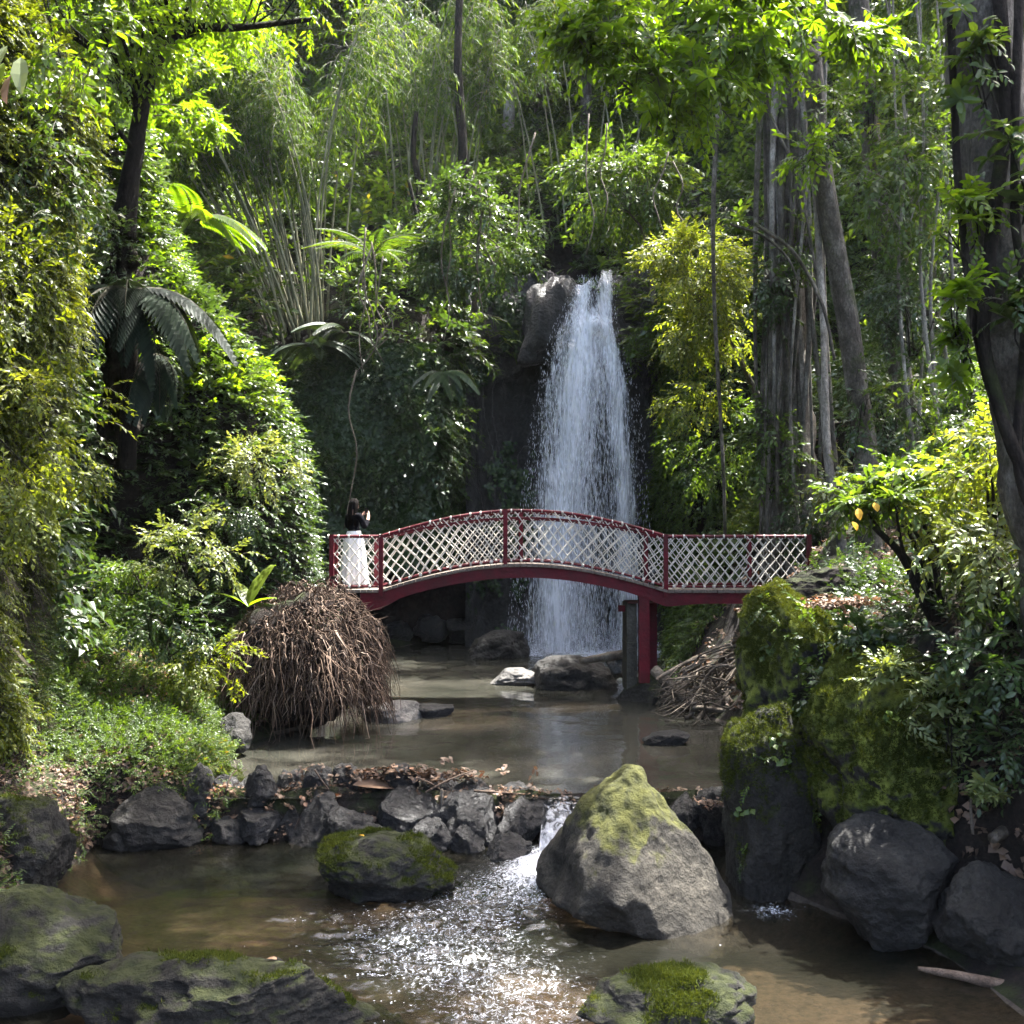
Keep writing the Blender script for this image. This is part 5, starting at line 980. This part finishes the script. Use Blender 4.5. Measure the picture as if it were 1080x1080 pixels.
SPOTS = [(-13, 34, 'C', 1.0, 'lime crowned tree at the high end of the far slope beside the near cliff'), (-10.2, 31, 'C', .9, 'sunlit tree on the crest over the sloping spur'), (-9.5, 38, 'B', 1.0, 'feathery tree behind the fanned bamboo clump'),
 (-12.5, 41, 'A', 1.1, 'broad tree against the sky behind the crest trees'), (-6.8, 41, 'C', 1.0, 'lime tree catching the sun above the fanned bamboo'), (-4.2, 39, 'B', 1.05, 'feathery tree between the bamboo clumps'),
 (-3.6, 45, 'C', 1.2, 'lime tree on the skyline above the second bamboo clump'), (-1.0, 42, 'A', 1.1, 'round-headed tree over the middle of the far slope'), (-.2, 37.5, 'B', .95, 'pale feathery tree above the dark trunk'),
 (2.4, 44, 'C', 1.2, 'lime tree on the skyline above the waterfall'), (1.3, 41, 'A', 1.25, 'rounded tree closing the gap over the waterfall cave'), (-.8, 39.5, 'A', 1.0, 'shady tree behind the dark upright trunk'), (2.8, 38.5, 'A', .95, 'shady tree right above the waterfall cave'), (5.5, 40, 'A', 1.1, 'tall tree above the golden bush'), (5.8, 33.5, 'B', .9, 'feathery tree on the cliff shoulder over the golden bush'),
 (9.5, 37, 'A', 1.2, 'dark tree behind the strangler fig'), (8.2, 30.5, 'A', .9, 'leafy tree on the slope beside the strangler fig'), (12.5, 33, 'A', 1.2, 'large tree up the wooded bank behind the saplings'), (12.0, 25, 'A', .85, 'leafy tree up the wooded bank above the leaning trunks'),
 (-15, 45, 'A', 1.2, 'farthest tree on the slope over the near cliff'), (-8.2, 47, 'B', 1.3, 'tall feathery skyline tree over the lime tree'), (7.5, 47, 'A', 1.3, 'skyline tree above the tall tree on the cliff'), (-8.4, 22.5, 'C', .62, 'small sunlit tree on the shoulder of the spur'), (-9.6, 26, 'C', .8, 'sunlit lime tree behind the shoulder of the spur')]
PR = dict(A=pA, B=pB, C=pC); used = set()
for k, (x, y, ty, s, lab) in enumerate(SPOTS):
    loc = (x, y, tz(x, y) - .1); rz = RNG.uniform(0, 6.28)
    if ty not in used:
        used.add(ty); o = PR[ty]; o.location = loc; o.rotation_euler = (0, 0, rz); o.scale = (s, s, s); o['label'] = lab; o['group'] = 'trees on the far slope'
    else: copy_thing(PR[ty], loc, rz, s, lab, 'trees on the far slope')
for px, y0, y1, D, r_, lab in [(487, 150, -40, 30.2, .17, 'dark upright trunk high in the middle of the far slope'), (440, 190, 118, 30, .12, 'short black dead trunk beside the second bamboo clump'), (452, 330, 190, 28, .09, 'leaning thin trunk below the black dead trunk')]:
    tree('tree', lab, [P(px + 6, y0 + 90, D), P(px + 1, y0, D), P(px - 4, (y0 + y1) / 2 + 8, D), P(px - 1 - (20 if px == 452 else 0), y1, D)], r_, r_ * .6, [], M['darkbark'], M['lf_mid'], seed=60 + px, k=8)
print('trees', time.time() - T0)

# ------------------------------------------------------------------ bamboo
def bamboo_proto(h, r0, bend, seed, leafy=True):
    e = empty('bamboo_culm', (0, 0, 0), 'x', 'bamboo'); n = 44; t = np.linspace(0, 1, n); pts = np.stack([bend * t ** 2.4, 0.04 * np.sin(t * 7), h * t * (1 - .06 * abs(bend) * t * t)], -1)
    rad = r0 * (1 - .75 * t) * (1 + .22 * (np.arange(n) % 3 == 0)); m = MB(); m.tube(pts, rad, 6); under_parent(link('culm', m.mesh('culm', [M['culm']], True)), e)
    if leafy:
        r = np.random.default_rng(seed); k = 64; f = r.uniform(.62, 1, k); p = np.stack([np.interp(f, t, pts[:, q]) for q in range(3)], -1) + r.normal(0, .16, (k, 3))
        dy = unit(r.normal(0, 1, (k, 3)) * (1, 1, .35) + (0, 0, -.15)); under_parent(leaf_obj('foliage', bake(['bam'], p, frames(dy, np.array([0, 0, 1.0])), r.uniform(.35, .85, k)), [M['lf_bam'], M['culm']]), e)
    return e
BP = [bamboo_proto(8.5, .038, .9, 1), bamboo_proto(8.0, .034, .4, 2), bamboo_proto(9.5, .040, 1.4, 3)]
usedb = set()
def culm(px, py, D, tilt_deg, az, s, label, group):
    k = RNG.integers(0, 3); b = P(px, py, D); rot = (0, math.radians(tilt_deg), 0)
    if k not in usedb:
        usedb.add(k); o = BP[k]; o.location = b; o.rotation_euler = (math.radians(az), math.radians(tilt_deg), 0); o.scale = (s, s, s); o['label'] = label; o['group'] = group
        if tilt_deg < 0: o.scale = (-s, s, s)
    else: o = copy_thing(BP[k], b, 0, (-s if tilt_deg < 0 else s, s, s), label, group, rot=(math.radians(az), math.radians(tilt_deg), 0))
r = np.random.default_rng(44)
for k in range(46):
    f = k / 45; culm(290 + 50 * f + r.normal(0, 5), 352 + r.normal(0, 7), 26.6 + r.uniform(-.6, 1.2), -24 + 25 * f + r.normal(0, 3.0), r.normal(0, 3), r.uniform(.75, 1.05), 'pale bamboo culm in the fanned clump above the spur', 'culms of the fanned bamboo clump')
for k in range(26):
    f = k / 25; culm(420 + 70 * f + r.normal(0, 6), 275 + r.normal(0, 10), 31 + r.uniform(-.8, 1.4), -4 + 8 * f + r.normal(0, 2.5), r.normal(0, 3), r.uniform(.75, 1.1), 'grey-green bamboo culm in the second clump above the ivy cliff', 'culms of the second bamboo clump')
for k, (px, lab) in enumerate([(345, 'lone straight bamboo culm beside the fanned clump'), (362, 'pair-standing straight culm beside the lone culm, nearer the palm'), (330, 'upright culm just inside the edge of the fanned clump')]): culm(px, 340, 27.5, 1.5 - k, 0, .95, lab, 'upright culms beside the fanned clump')
for k in range(12): culm(560 + 14 * k + r.normal(0, 6), 235 + r.normal(0, 12), 32.5 + r.uniform(-.5, 1.5), r.normal(0, 7), r.normal(0, 4), r.uniform(.8, 1.1), 'thin bamboo culm on the slope right above the waterfall', 'culms above the waterfall')

# ------------------------------------------------------------------ feature plants
def fern_plant(name, label, base, n, size, mat, seed, cat='fern', kinds='fern', up=.5, sweep=(0, 2 * PI), trunk=None, group=None, bias=(0, 0, 0)):
    e = empty(name, base, label, cat, group); r = np.random.default_rng(seed); an = r.uniform(sweep[0], sweep[1], n); dy = unit(np.stack([np.cos(an), np.sin(an), up + r.normal(0, .2, n)], -1) + np.array(bias))
    R = frames(dy, np.array([0, 0, 1.0])); pos = np.zeros((n, 3)) + (0, 0, .02)
    leaf_obj('frond', bake([kinds], pos, R, r.uniform(size * .8, size * 1.15, n)), [mat, M['stem']], e)
    if trunk: m = MB(); m.tube([(0, 0, -trunk), (.03, 0, -trunk * .5), (0, 0, .03)], [.11, .09, .08], 10, 0, .5, .4); link('trunk', m.mesh('trunk', [M['darkbark']], True), e)
    return e
TM['frond'] = [t_fern(n=22, curve=.75, Lp=.27, Wp=.032) for _ in range(4)]
TM['palm'] = [t_fern(n=20, curve=.95, Lp=.22, Wp=.009) for _ in range(3)]
fern_plant('tree_fern', 'dark tree fern with drooping fronds in the shady cleft', P(136, 308, 12.6), 14, 1.5, M['lf_fern_shade'], 1, 'tree fern', 'frond', -.15, (-2.9, .1), 2.2)
fern_plant('fern', 'dark fern hanging below the tree fern in the cleft', P(165, 375, 12.9), 8, 1.0, M['lf_fern_shade'], 2, 'fern', 'frond', -.6, (-2.2, -.4))
fern_plant('tree_fern', 'bright green fern arching from the crest of the spur', P(205, 235, 15.6), 9, 1.1, M['lf_lime'], 3, 'fern', 'frond', .25, (-1.8, 1.2))
fern_plant('palm', 'young palm with backlit arching fronds above the ivy cliff', P(392, 275, 25.2), 11, 1.55, M['lf_bam'], 4, 'palm', 'palm', 1.2, (0, 6.28))
fern_plant('fern', 'pale fern at the foot of the fanned bamboo clump', P(330, 366, 25.4), 10, 1.3, M['lf_fern'], 5, 'fern', 'frond', .35)
fern_plant('fern', 'grey-green fern at the upper edge of the ivy cliff', P(362, 352, 25.6), 9, 1.2, M['lf_fern'], 6, 'fern', 'frond', .3)
fern_plant('fern', 'fern drooping from the ivy cliff beside the dark cave', P(468, 395, 24.9), 9, 1.2, M['lf_fern'], 7, 'fern', 'frond', .0, (-2.6, -.5))
fern_plant('fern', 'fern on the slope under the second bamboo clump', P(430, 300, 28), 9, 1.4, M['lf_fern'], 8, 'fern', 'frond', .35)
fern_plant('fern', 'small fern tucked on the wet rock at the foot of the ivy cliff', P(528, 560, 26.2), 9, .7, M['lf_fern'], 9, 'fern', 'frond', .2)
def shrub(name, label, base, crowns, leafmat, stems, seed, cat='shrub', bark=None, r0=.03):
    base = np.asarray(base, float); e = empty(name, base, label, cat); m = MB(); bk = []
    for ci, (cen, rad, n, kinds, size, ncl) in enumerate(crowns):
        b, cc = crown_baked(np.asarray(cen, float), rad, n, kinds, size, seed * 13 + ci, ncl, .1, .5, .1); bk.append(b)
        for c in cc[:stems]: m.tube(spline([base + RNG.normal(0, .04, 3), base * .45 + c * .55 + RNG.normal(0, .06, 3), c], 8), np.linspace(r0, .006, 8), 6, 0, .5, .1)
    part('stems', m, [bark or M['darkbark']], e, smooth=True); under_parent(leaf_obj('leaves', merge_baked(bk), [leafmat, M['stem']]), e); return e
s1 = shrub('shrub', 'green shrub with a few yellow leaves leaning on dark stems over the mossy boulders', P(1000, 690, 9.9), [(P(912, 528, 9.7), (.42, .4, .13), 75, ['althi', 'althi', 'roshi'], (.22, .34), 10), (P(965, 515, 10), (.45, .5, .28), 100, ['althi', 'roshi'], (.22, .36), 10)], M['lf_mid'], 3, 1, r0=.045)
log('branch', 'dark bare leaning stem under the yellow-leaved shrub', 'branch', [P(1004, 700, 9.85), P(985, 645, 9.8), P(955, 590, 9.75), P(922, 556, 9.7)], [.055, .05, .04, .025], M['darkbark'], 10, 18, .2)
for k, (px, py, lab) in enumerate([(905, 536, 'larger yellow leaf hanging in the shrub'), (922, 530, 'small yellow leaf beside the larger yellow leaf'), (899, 550, 'torn yellow leaf under the larger yellow leaf')]): big_leaf(lab, P(px, py, 9.25), .10 + .03 * (k == 0), .035, 3.0 + .4 * k, -.9, .2, 'lf_yel', 'yellow_leaf')
shrub('shrub', 'bright backlit shrub beneath the thick vine-clad trunk', P(1040, 640, 9.2), [(P(1042, 495, 9.3), (.5, .5, .38), 200, ['althi', 'altdroop'], (.22, .38), 14), (P(1005, 545, 9.6), (.35, .5, .25), 80, ['althi'], (.2, .34), 8)], M['lf_gold'], 5, 2)
shrub('shrub', 'shrub with long pale drooping leaves on the bank edge', P(1075, 690, 8.6), [(P(1055, 590, 8.6), (.45, .4, .42), 110, ['altdroop', 'althi'], (.22, .38), 10)], M['lf_pale'], 5, 3)
shrub('shrub', 'dark long-leaved shrub spilling down the bank beside the bulging boulder', P(1070, 740, 8.4), [(P(1050, 700, 8.4), (.35, .35, .5), 95, ['althi', 'altbig'], (.2, .34), 12), (P(1062, 790, 8.2), (.2, .2, .25), 26, ['althi'], (.2, .32), 6)], M['lf_dark'], 6, 4)
shrub('creeper', 'dark leafy creeper running over the moss-draped boulder', P(900, 690, 9.9), [(P(925, 668, 9.7), (.3, .3, .15), 40, ['althi', 'ivy'], (.14, .26), 10), (P(868, 725, 9.5), (.25, .2, .2), 40, ['althi', 'ivy'], (.10, .18), 8), (P(985, 655, 10.2), (.4, .5, .22), 80, ['althi'], (.14, .24), 8)], M['lf_dark'], 4, 5, 'creeper', r0=.012)
shrub('creeper', 'pale-leaved creeper trailing over the face of the bulging boulder', P(1005, 690, 8.9), [(P(940, 715, 8.50), (.22, .10, .14), 26, ['roshi', 'althi'], (.14, .22), 6), (P(985, 745, 8.5), (.25, .14, .28), 44, ['roshi', 'althi'], (.14, .24), 8), (P(1000, 800, 8.45), (.12, .10, .16), 18, ['althi'], (.14, .2), 4)], M['lf_pale'], 5, 6, 'creeper', r0=.010)
shrub('shrub', 'pale broad-leaved seedlings low on the bank near the curved branch', P(1050, 850, 8.1), [(P(1052, 838, 8.0), (.2, .15, .1), 16, ['roshi'], (.15, .22), 5)], M['lf_pale'], 4, 7, r0=.008)
for k, (px, py, D, rx, n, lab, mt) in enumerate([
    (200, 590, 14.0, .75, 190, 'leafy shrub with pale-tipped leaves left of the root ball', 'lf_pale'), (175, 660, 13.4, .6, 150, 'dark mid-height shrub on the bank below the spur', 'lf_dark'), (215, 700, 13.2, .5, 150, 'fresh green shrub touching the root ball', 'lf_wall'),
    (150, 600, 13.6, .6, 140, 'broad-leaved shrub at the mouth of the shady cleft', 'lf_mid'), (270, 490, 15.9, .7, 170, 'glossy shrub on the face of the spur above the banana plant', 'lf_pale'), (240, 540, 15.4, .6, 140, 'dusky shrub between the banana plant and the cleft', 'lf_dark')]):
    c = P(px, py, D); b = c.copy(); b[2] -= rx * .7
    shrub('shrub', lab, b, [(c, (rx, rx * .8, rx * .7), n, ['althi', 'alt', 'altdroop'] if k < 6 else ['altfine', 'alt'], (.16, .32) if k < 6 else (.14, .3), 10)], M[mt], 6, 20 + k, r0=.012)
# banana-like plant
e = empty('banana_plant', P(262, 640, 15.0), 'banana plant with one upright bright green leaf beside the root ball', 'plant'); TMb = []
for yaw, pit, Ln, W in ((-.5, 1.15, .85, .12), (.6, .9, .6, .10), (1.7, .7, .55, .09), (-1.9, .6, .5, .09)):
    V, F = leaf(Ln, W, ((.1, .5), (.25, .9), (.5, 1), (.75, .75), (.9, .4)), .25, .35); link('leaf', mesh_from('leaf', V @ rotm(yaw, pit, 0).T, [F], [M['lf_lime']], None, np.full(len(V), .7), True), e)
# big hanging leaves in the top corner on the near cliff
for k, (px, py, D, yaw, Ln, mt, lab) in enumerate([(8, 48, 5.2, 2.6, .26, 'lf_pale', 'pale narrow leaf in the top corner over the near cliff'), (4, 66, 5.2, 3.0, .24, 'lf_lime', 'broad green leaf hanging in the top corner'), (22, 60, 5.2, 3.5, .26, 'lf_pale', 'pale bent leaf beside the broad green corner leaf'), (12, 78, 5.2, 3.1, .22, 'litter', 'withered brown leaf under the green corner leaf')]):
    big_leaf(lab, P(px, py, D), Ln, .045, yaw, -1.0, .3 * (k - 1), mt, 'hanging_leaf')
for k, (px, py, D, n, s, mt, lab) in enumerate([(95, 25, 9.0, 60, .36, 'lf_lime', 'long backlit leaves hanging from a vine at the top of the near cliff'), (25, 320, 9.2, 90, .24, 'lf_wall', 'leafy vine hanging in the middle of the near cliff'), (15, 480, 9.0, 150, .24, 'lf_gold', 'yellow-green vine low on the near cliff face'), (70, 450, 10.0, 130, .22, 'lf_wall', 'bright fern-like vine down the edge of the near cliff'), (55, 200, 10, 130, .28, 'lf_dark', 'dark-leaved vine beneath the corner leaves')]):
    c = P(px, py, D); b = c.copy(); b[0] -= .5; b[2] += .6
    shrub('vine', lab, b, [(c, (.38, .4, .95), n, ['altdroop', 'alt'], (s * .7, s * 1.2), 8)], M[mt], 5, 40 + k, 'vine', r0=.010)
# climbing leaves on the thick trunk
for k, (px, py, D, n, mt, lab) in enumerate([(1010, 230, 7.7, 26, 'lf_lime', 'bright climber leaves high on the thick trunk'), (1012, 340, 7.6, 24, 'lf_lime', 'bright climber leaves halfway down the thick trunk'), (1072, 180, 7.5, 26, 'lf_dark', 'dark climber leaves on the shaded side of the thick trunk'), (1070, 330, 7.5, 26, 'lf_dark', 'dark climber leaves low on the thick trunk'), (1030, 60, 7.6, 26, 'lf_mid', 'climber leaves near the top of the thick trunk')]):
    c = P(px, py, D); b = c + (0.15, .12, -.35); shrub('climber', lab, b, [(c, (.20, .18, .42), n, ['althi', 'roshi'], (.20, .32), 7)], M[mt], 4, 60 + k, 'climber', r0=.007)
for k, (px, py, D, rx, n, lab, mt) in enumerate([
    (760, 470, 21.8, 1.0, 190, 'drooping shrub on the cliff below the golden bush', 'lf_mid'), (735, 420, 21.6, .7, 110, 'pale shrub sprouting low from the golden bush cliff', 'lf_gold'),
    (940, 420, 17, .8, 130, 'dark shrub between the leaning trunks', 'lf_dark'), (1000, 430, 15, .9, 170, 'shrub among the saplings above the leaf litter', 'lf_mid'), (965, 330, 17.5, .8, 130, 'upper dark shrub in the sapling thicket', 'lf_dark')]):
    c = P(px, py, D); b = c.copy(); b[2] -= rx * .9; shrub('shrub', lab, b, [(c, (rx, rx * .8, rx * .9), n, ['alt', 'altdroop'], (.25, .48), 9)], M[mt], 6, 80 + k, r0=.015)
for k, (px, py, D, rx, rz, n, sz, mt, lab) in enumerate([(124, 275, 12.8, .3, .55, 150, .26, 'lf_dark', 'dark creeper smothering the ragged stump in the cleft'), (815, 470, 19.4, .35, .9, 130, .42, 'lf_mid', 'climber leaves low on the stream side of the strangler fig'), (850, 540, 19.3, .4, .6, 90, .42, 'lf_dark', 'dark creeper round the foot of the strangler fig'), (812, 300, 19.4, .3, .9, 110, .42, 'lf_dark', 'creeper halfway up the strangler fig'), (848, 250, 19.4, .25, .6, 60, .4, 'lf_mid', 'small creeper tuft high on the strangler fig'),
    (878, 120, 14.9, .22, .5, 50, .36, 'lf_mid', 'epiphyte leaves on the upper mottled trunk'), (852, 165, 14.9, .2, .2, 26, .42, 'lf_lime', 'strappy epiphyte tuft on the mottled trunk'), (905, 430, 15.7, .22, .7, 60, .34, 'lf_dark', 'climber on the lower mottled trunk'), (940, 300, 18.6, .3, 1.1, 110, .42, 'lf_dark', 'climber sheathing the trunk behind the mottled one'), (888, 520, 15.0, .4, .5, 80, .36, 'lf_pale', 'pale young leaves at the foot of the mottled trunk'), (925, 90, 18.5, .4, .9, 100, .44, 'lf_mid', 'climber high on the trunk behind the mottled one')]):
    c = P(px, py, D); b = c.copy(); b[2] -= rz; b[1] += .25; shrub('climber', lab, b, [(c, (rx, .25, rz), n, ['alt', 'altdroop', 'althi'], (sz * .6, sz * 1.2), 12)], M[mt], 4, 110 + k, 'climber', r0=.008)
# dead hanging vines on the ivy cliff
r = np.random.default_rng(77)
for k in range(16):
    px = [388, 392, 398, 402, 385, 500, 506, 512, 476, 560, 620, 700, 716, 640, 372, 480][k]; y0 = [240, 260, 255, 270, 280, 180, 190, 200, 190, 140, 120, 160, 170, 130, 390, 200][k]; ln = r.uniform(90, 170); D = 24.6 if k < 9 or k > 13 else 24
    pts = [P(px + r.normal(0, 4) + (q * r.normal(0, 10)), y0 + ln * q, D) for q in np.linspace(0, 1, 5)]
    log('hanging_vine', 'bare brown vine hanging down the slope around the ivy cliff', 'vine', pts, [.022, .02, .012], M['paleroot'], 5, 14, .2, group='bare vines hanging on the far cliff')
print('plants', time.time() - T0)

# ------------------------------------------------------------------ light, sky, camera
SUN_EL, SUN_AZ = math.radians(67), math.radians(48)      # azimuth from +Y towards +X
w = bpy.data.worlds.new('World'); scene.world = w; w.use_nodes = True; nt = w.node_tree; bg = nt.nodes['Background']
sk = nt.nodes.new('ShaderNodeTexSky'); sk.sky_type = 'NISHITA'; sk.sun_disc = False; sk.sun_elevation = SUN_EL; sk.sun_rotation = SUN_AZ; sk.dust_density = 5.0; sk.air_density = 0.75; sk.ozone_density = 0.4
nt.links.new(sk.outputs[0], bg.inputs[0]); bg.inputs[1].default_value = 0.15
sl = bpy.data.lights.new('sun', 'SUN'); sl.energy = 4.4; sl.angle = math.radians(0.5); sl.color = (1, .975, .93); so = bpy.data.objects.new('sun', sl); C.objects.link(so)
sd = Vector((math.cos(SUN_EL) * math.sin(SUN_AZ), math.cos(SUN_EL) * math.cos(SUN_AZ), math.sin(SUN_EL))); so.rotation_euler = sd.to_track_quat('Z', 'Y').to_euler(); so.location = (0, 0, 40)
cam = bpy.data.cameras.new('camera'); cam.sensor_width = 36; cam.lens = 36; cam.clip_end = 500; cam.clip_start = .05
co = bpy.data.objects.new('camera', cam); C.objects.link(co); co.location = CAM; co.rotation_euler = (PI / 2 + TH, 0, 0); scene.camera = co
scene.view_settings.view_transform = 'Standard'; scene.view_settings.look = 'None'; scene.view_settings.exposure = 3.1; scene.view_settings.gamma = 1
scene.render.engine = 'CYCLES'; cy_ = scene.cycles; cy_.use_denoising = True; cy_.max_bounces = 7; cy_.diffuse_bounces = 4; cy_.transmission_bounces = 4; cy_.glossy_bounces = 3; cy_.transparent_max_bounces = 10
cy_.sample_clamp_indirect = 8; cy_.caustics_reflective = False; cy_.caustics_refractive = False
HZ = 0.00013
hm, hnt, HN = newmat('haze'); hv = HN('ShaderNodeVolumePrincipled'); hv.inputs['Color'].default_value = (.86, .92, 1, 1); hv.inputs['Density'].default_value = HZ; hv.inputs['Anisotropy'].default_value = .35
ho = HN('ShaderNodeOutputMaterial'); L(hnt, hv.outputs[0], ho.inputs['Volume'])
hb = MB(); hb.box((-60, -6, -3), (60, 75, 60)); tag(link('haze', hb.mesh('haze', [hm])), 'thin sunlit haze hanging in the gorge air', kind='stuff')
print('total', time.time() - T0, sum(len(o.data.vertices) for o in scene.objects if o.type == 'MESH'), 'verts', len(scene.objects))
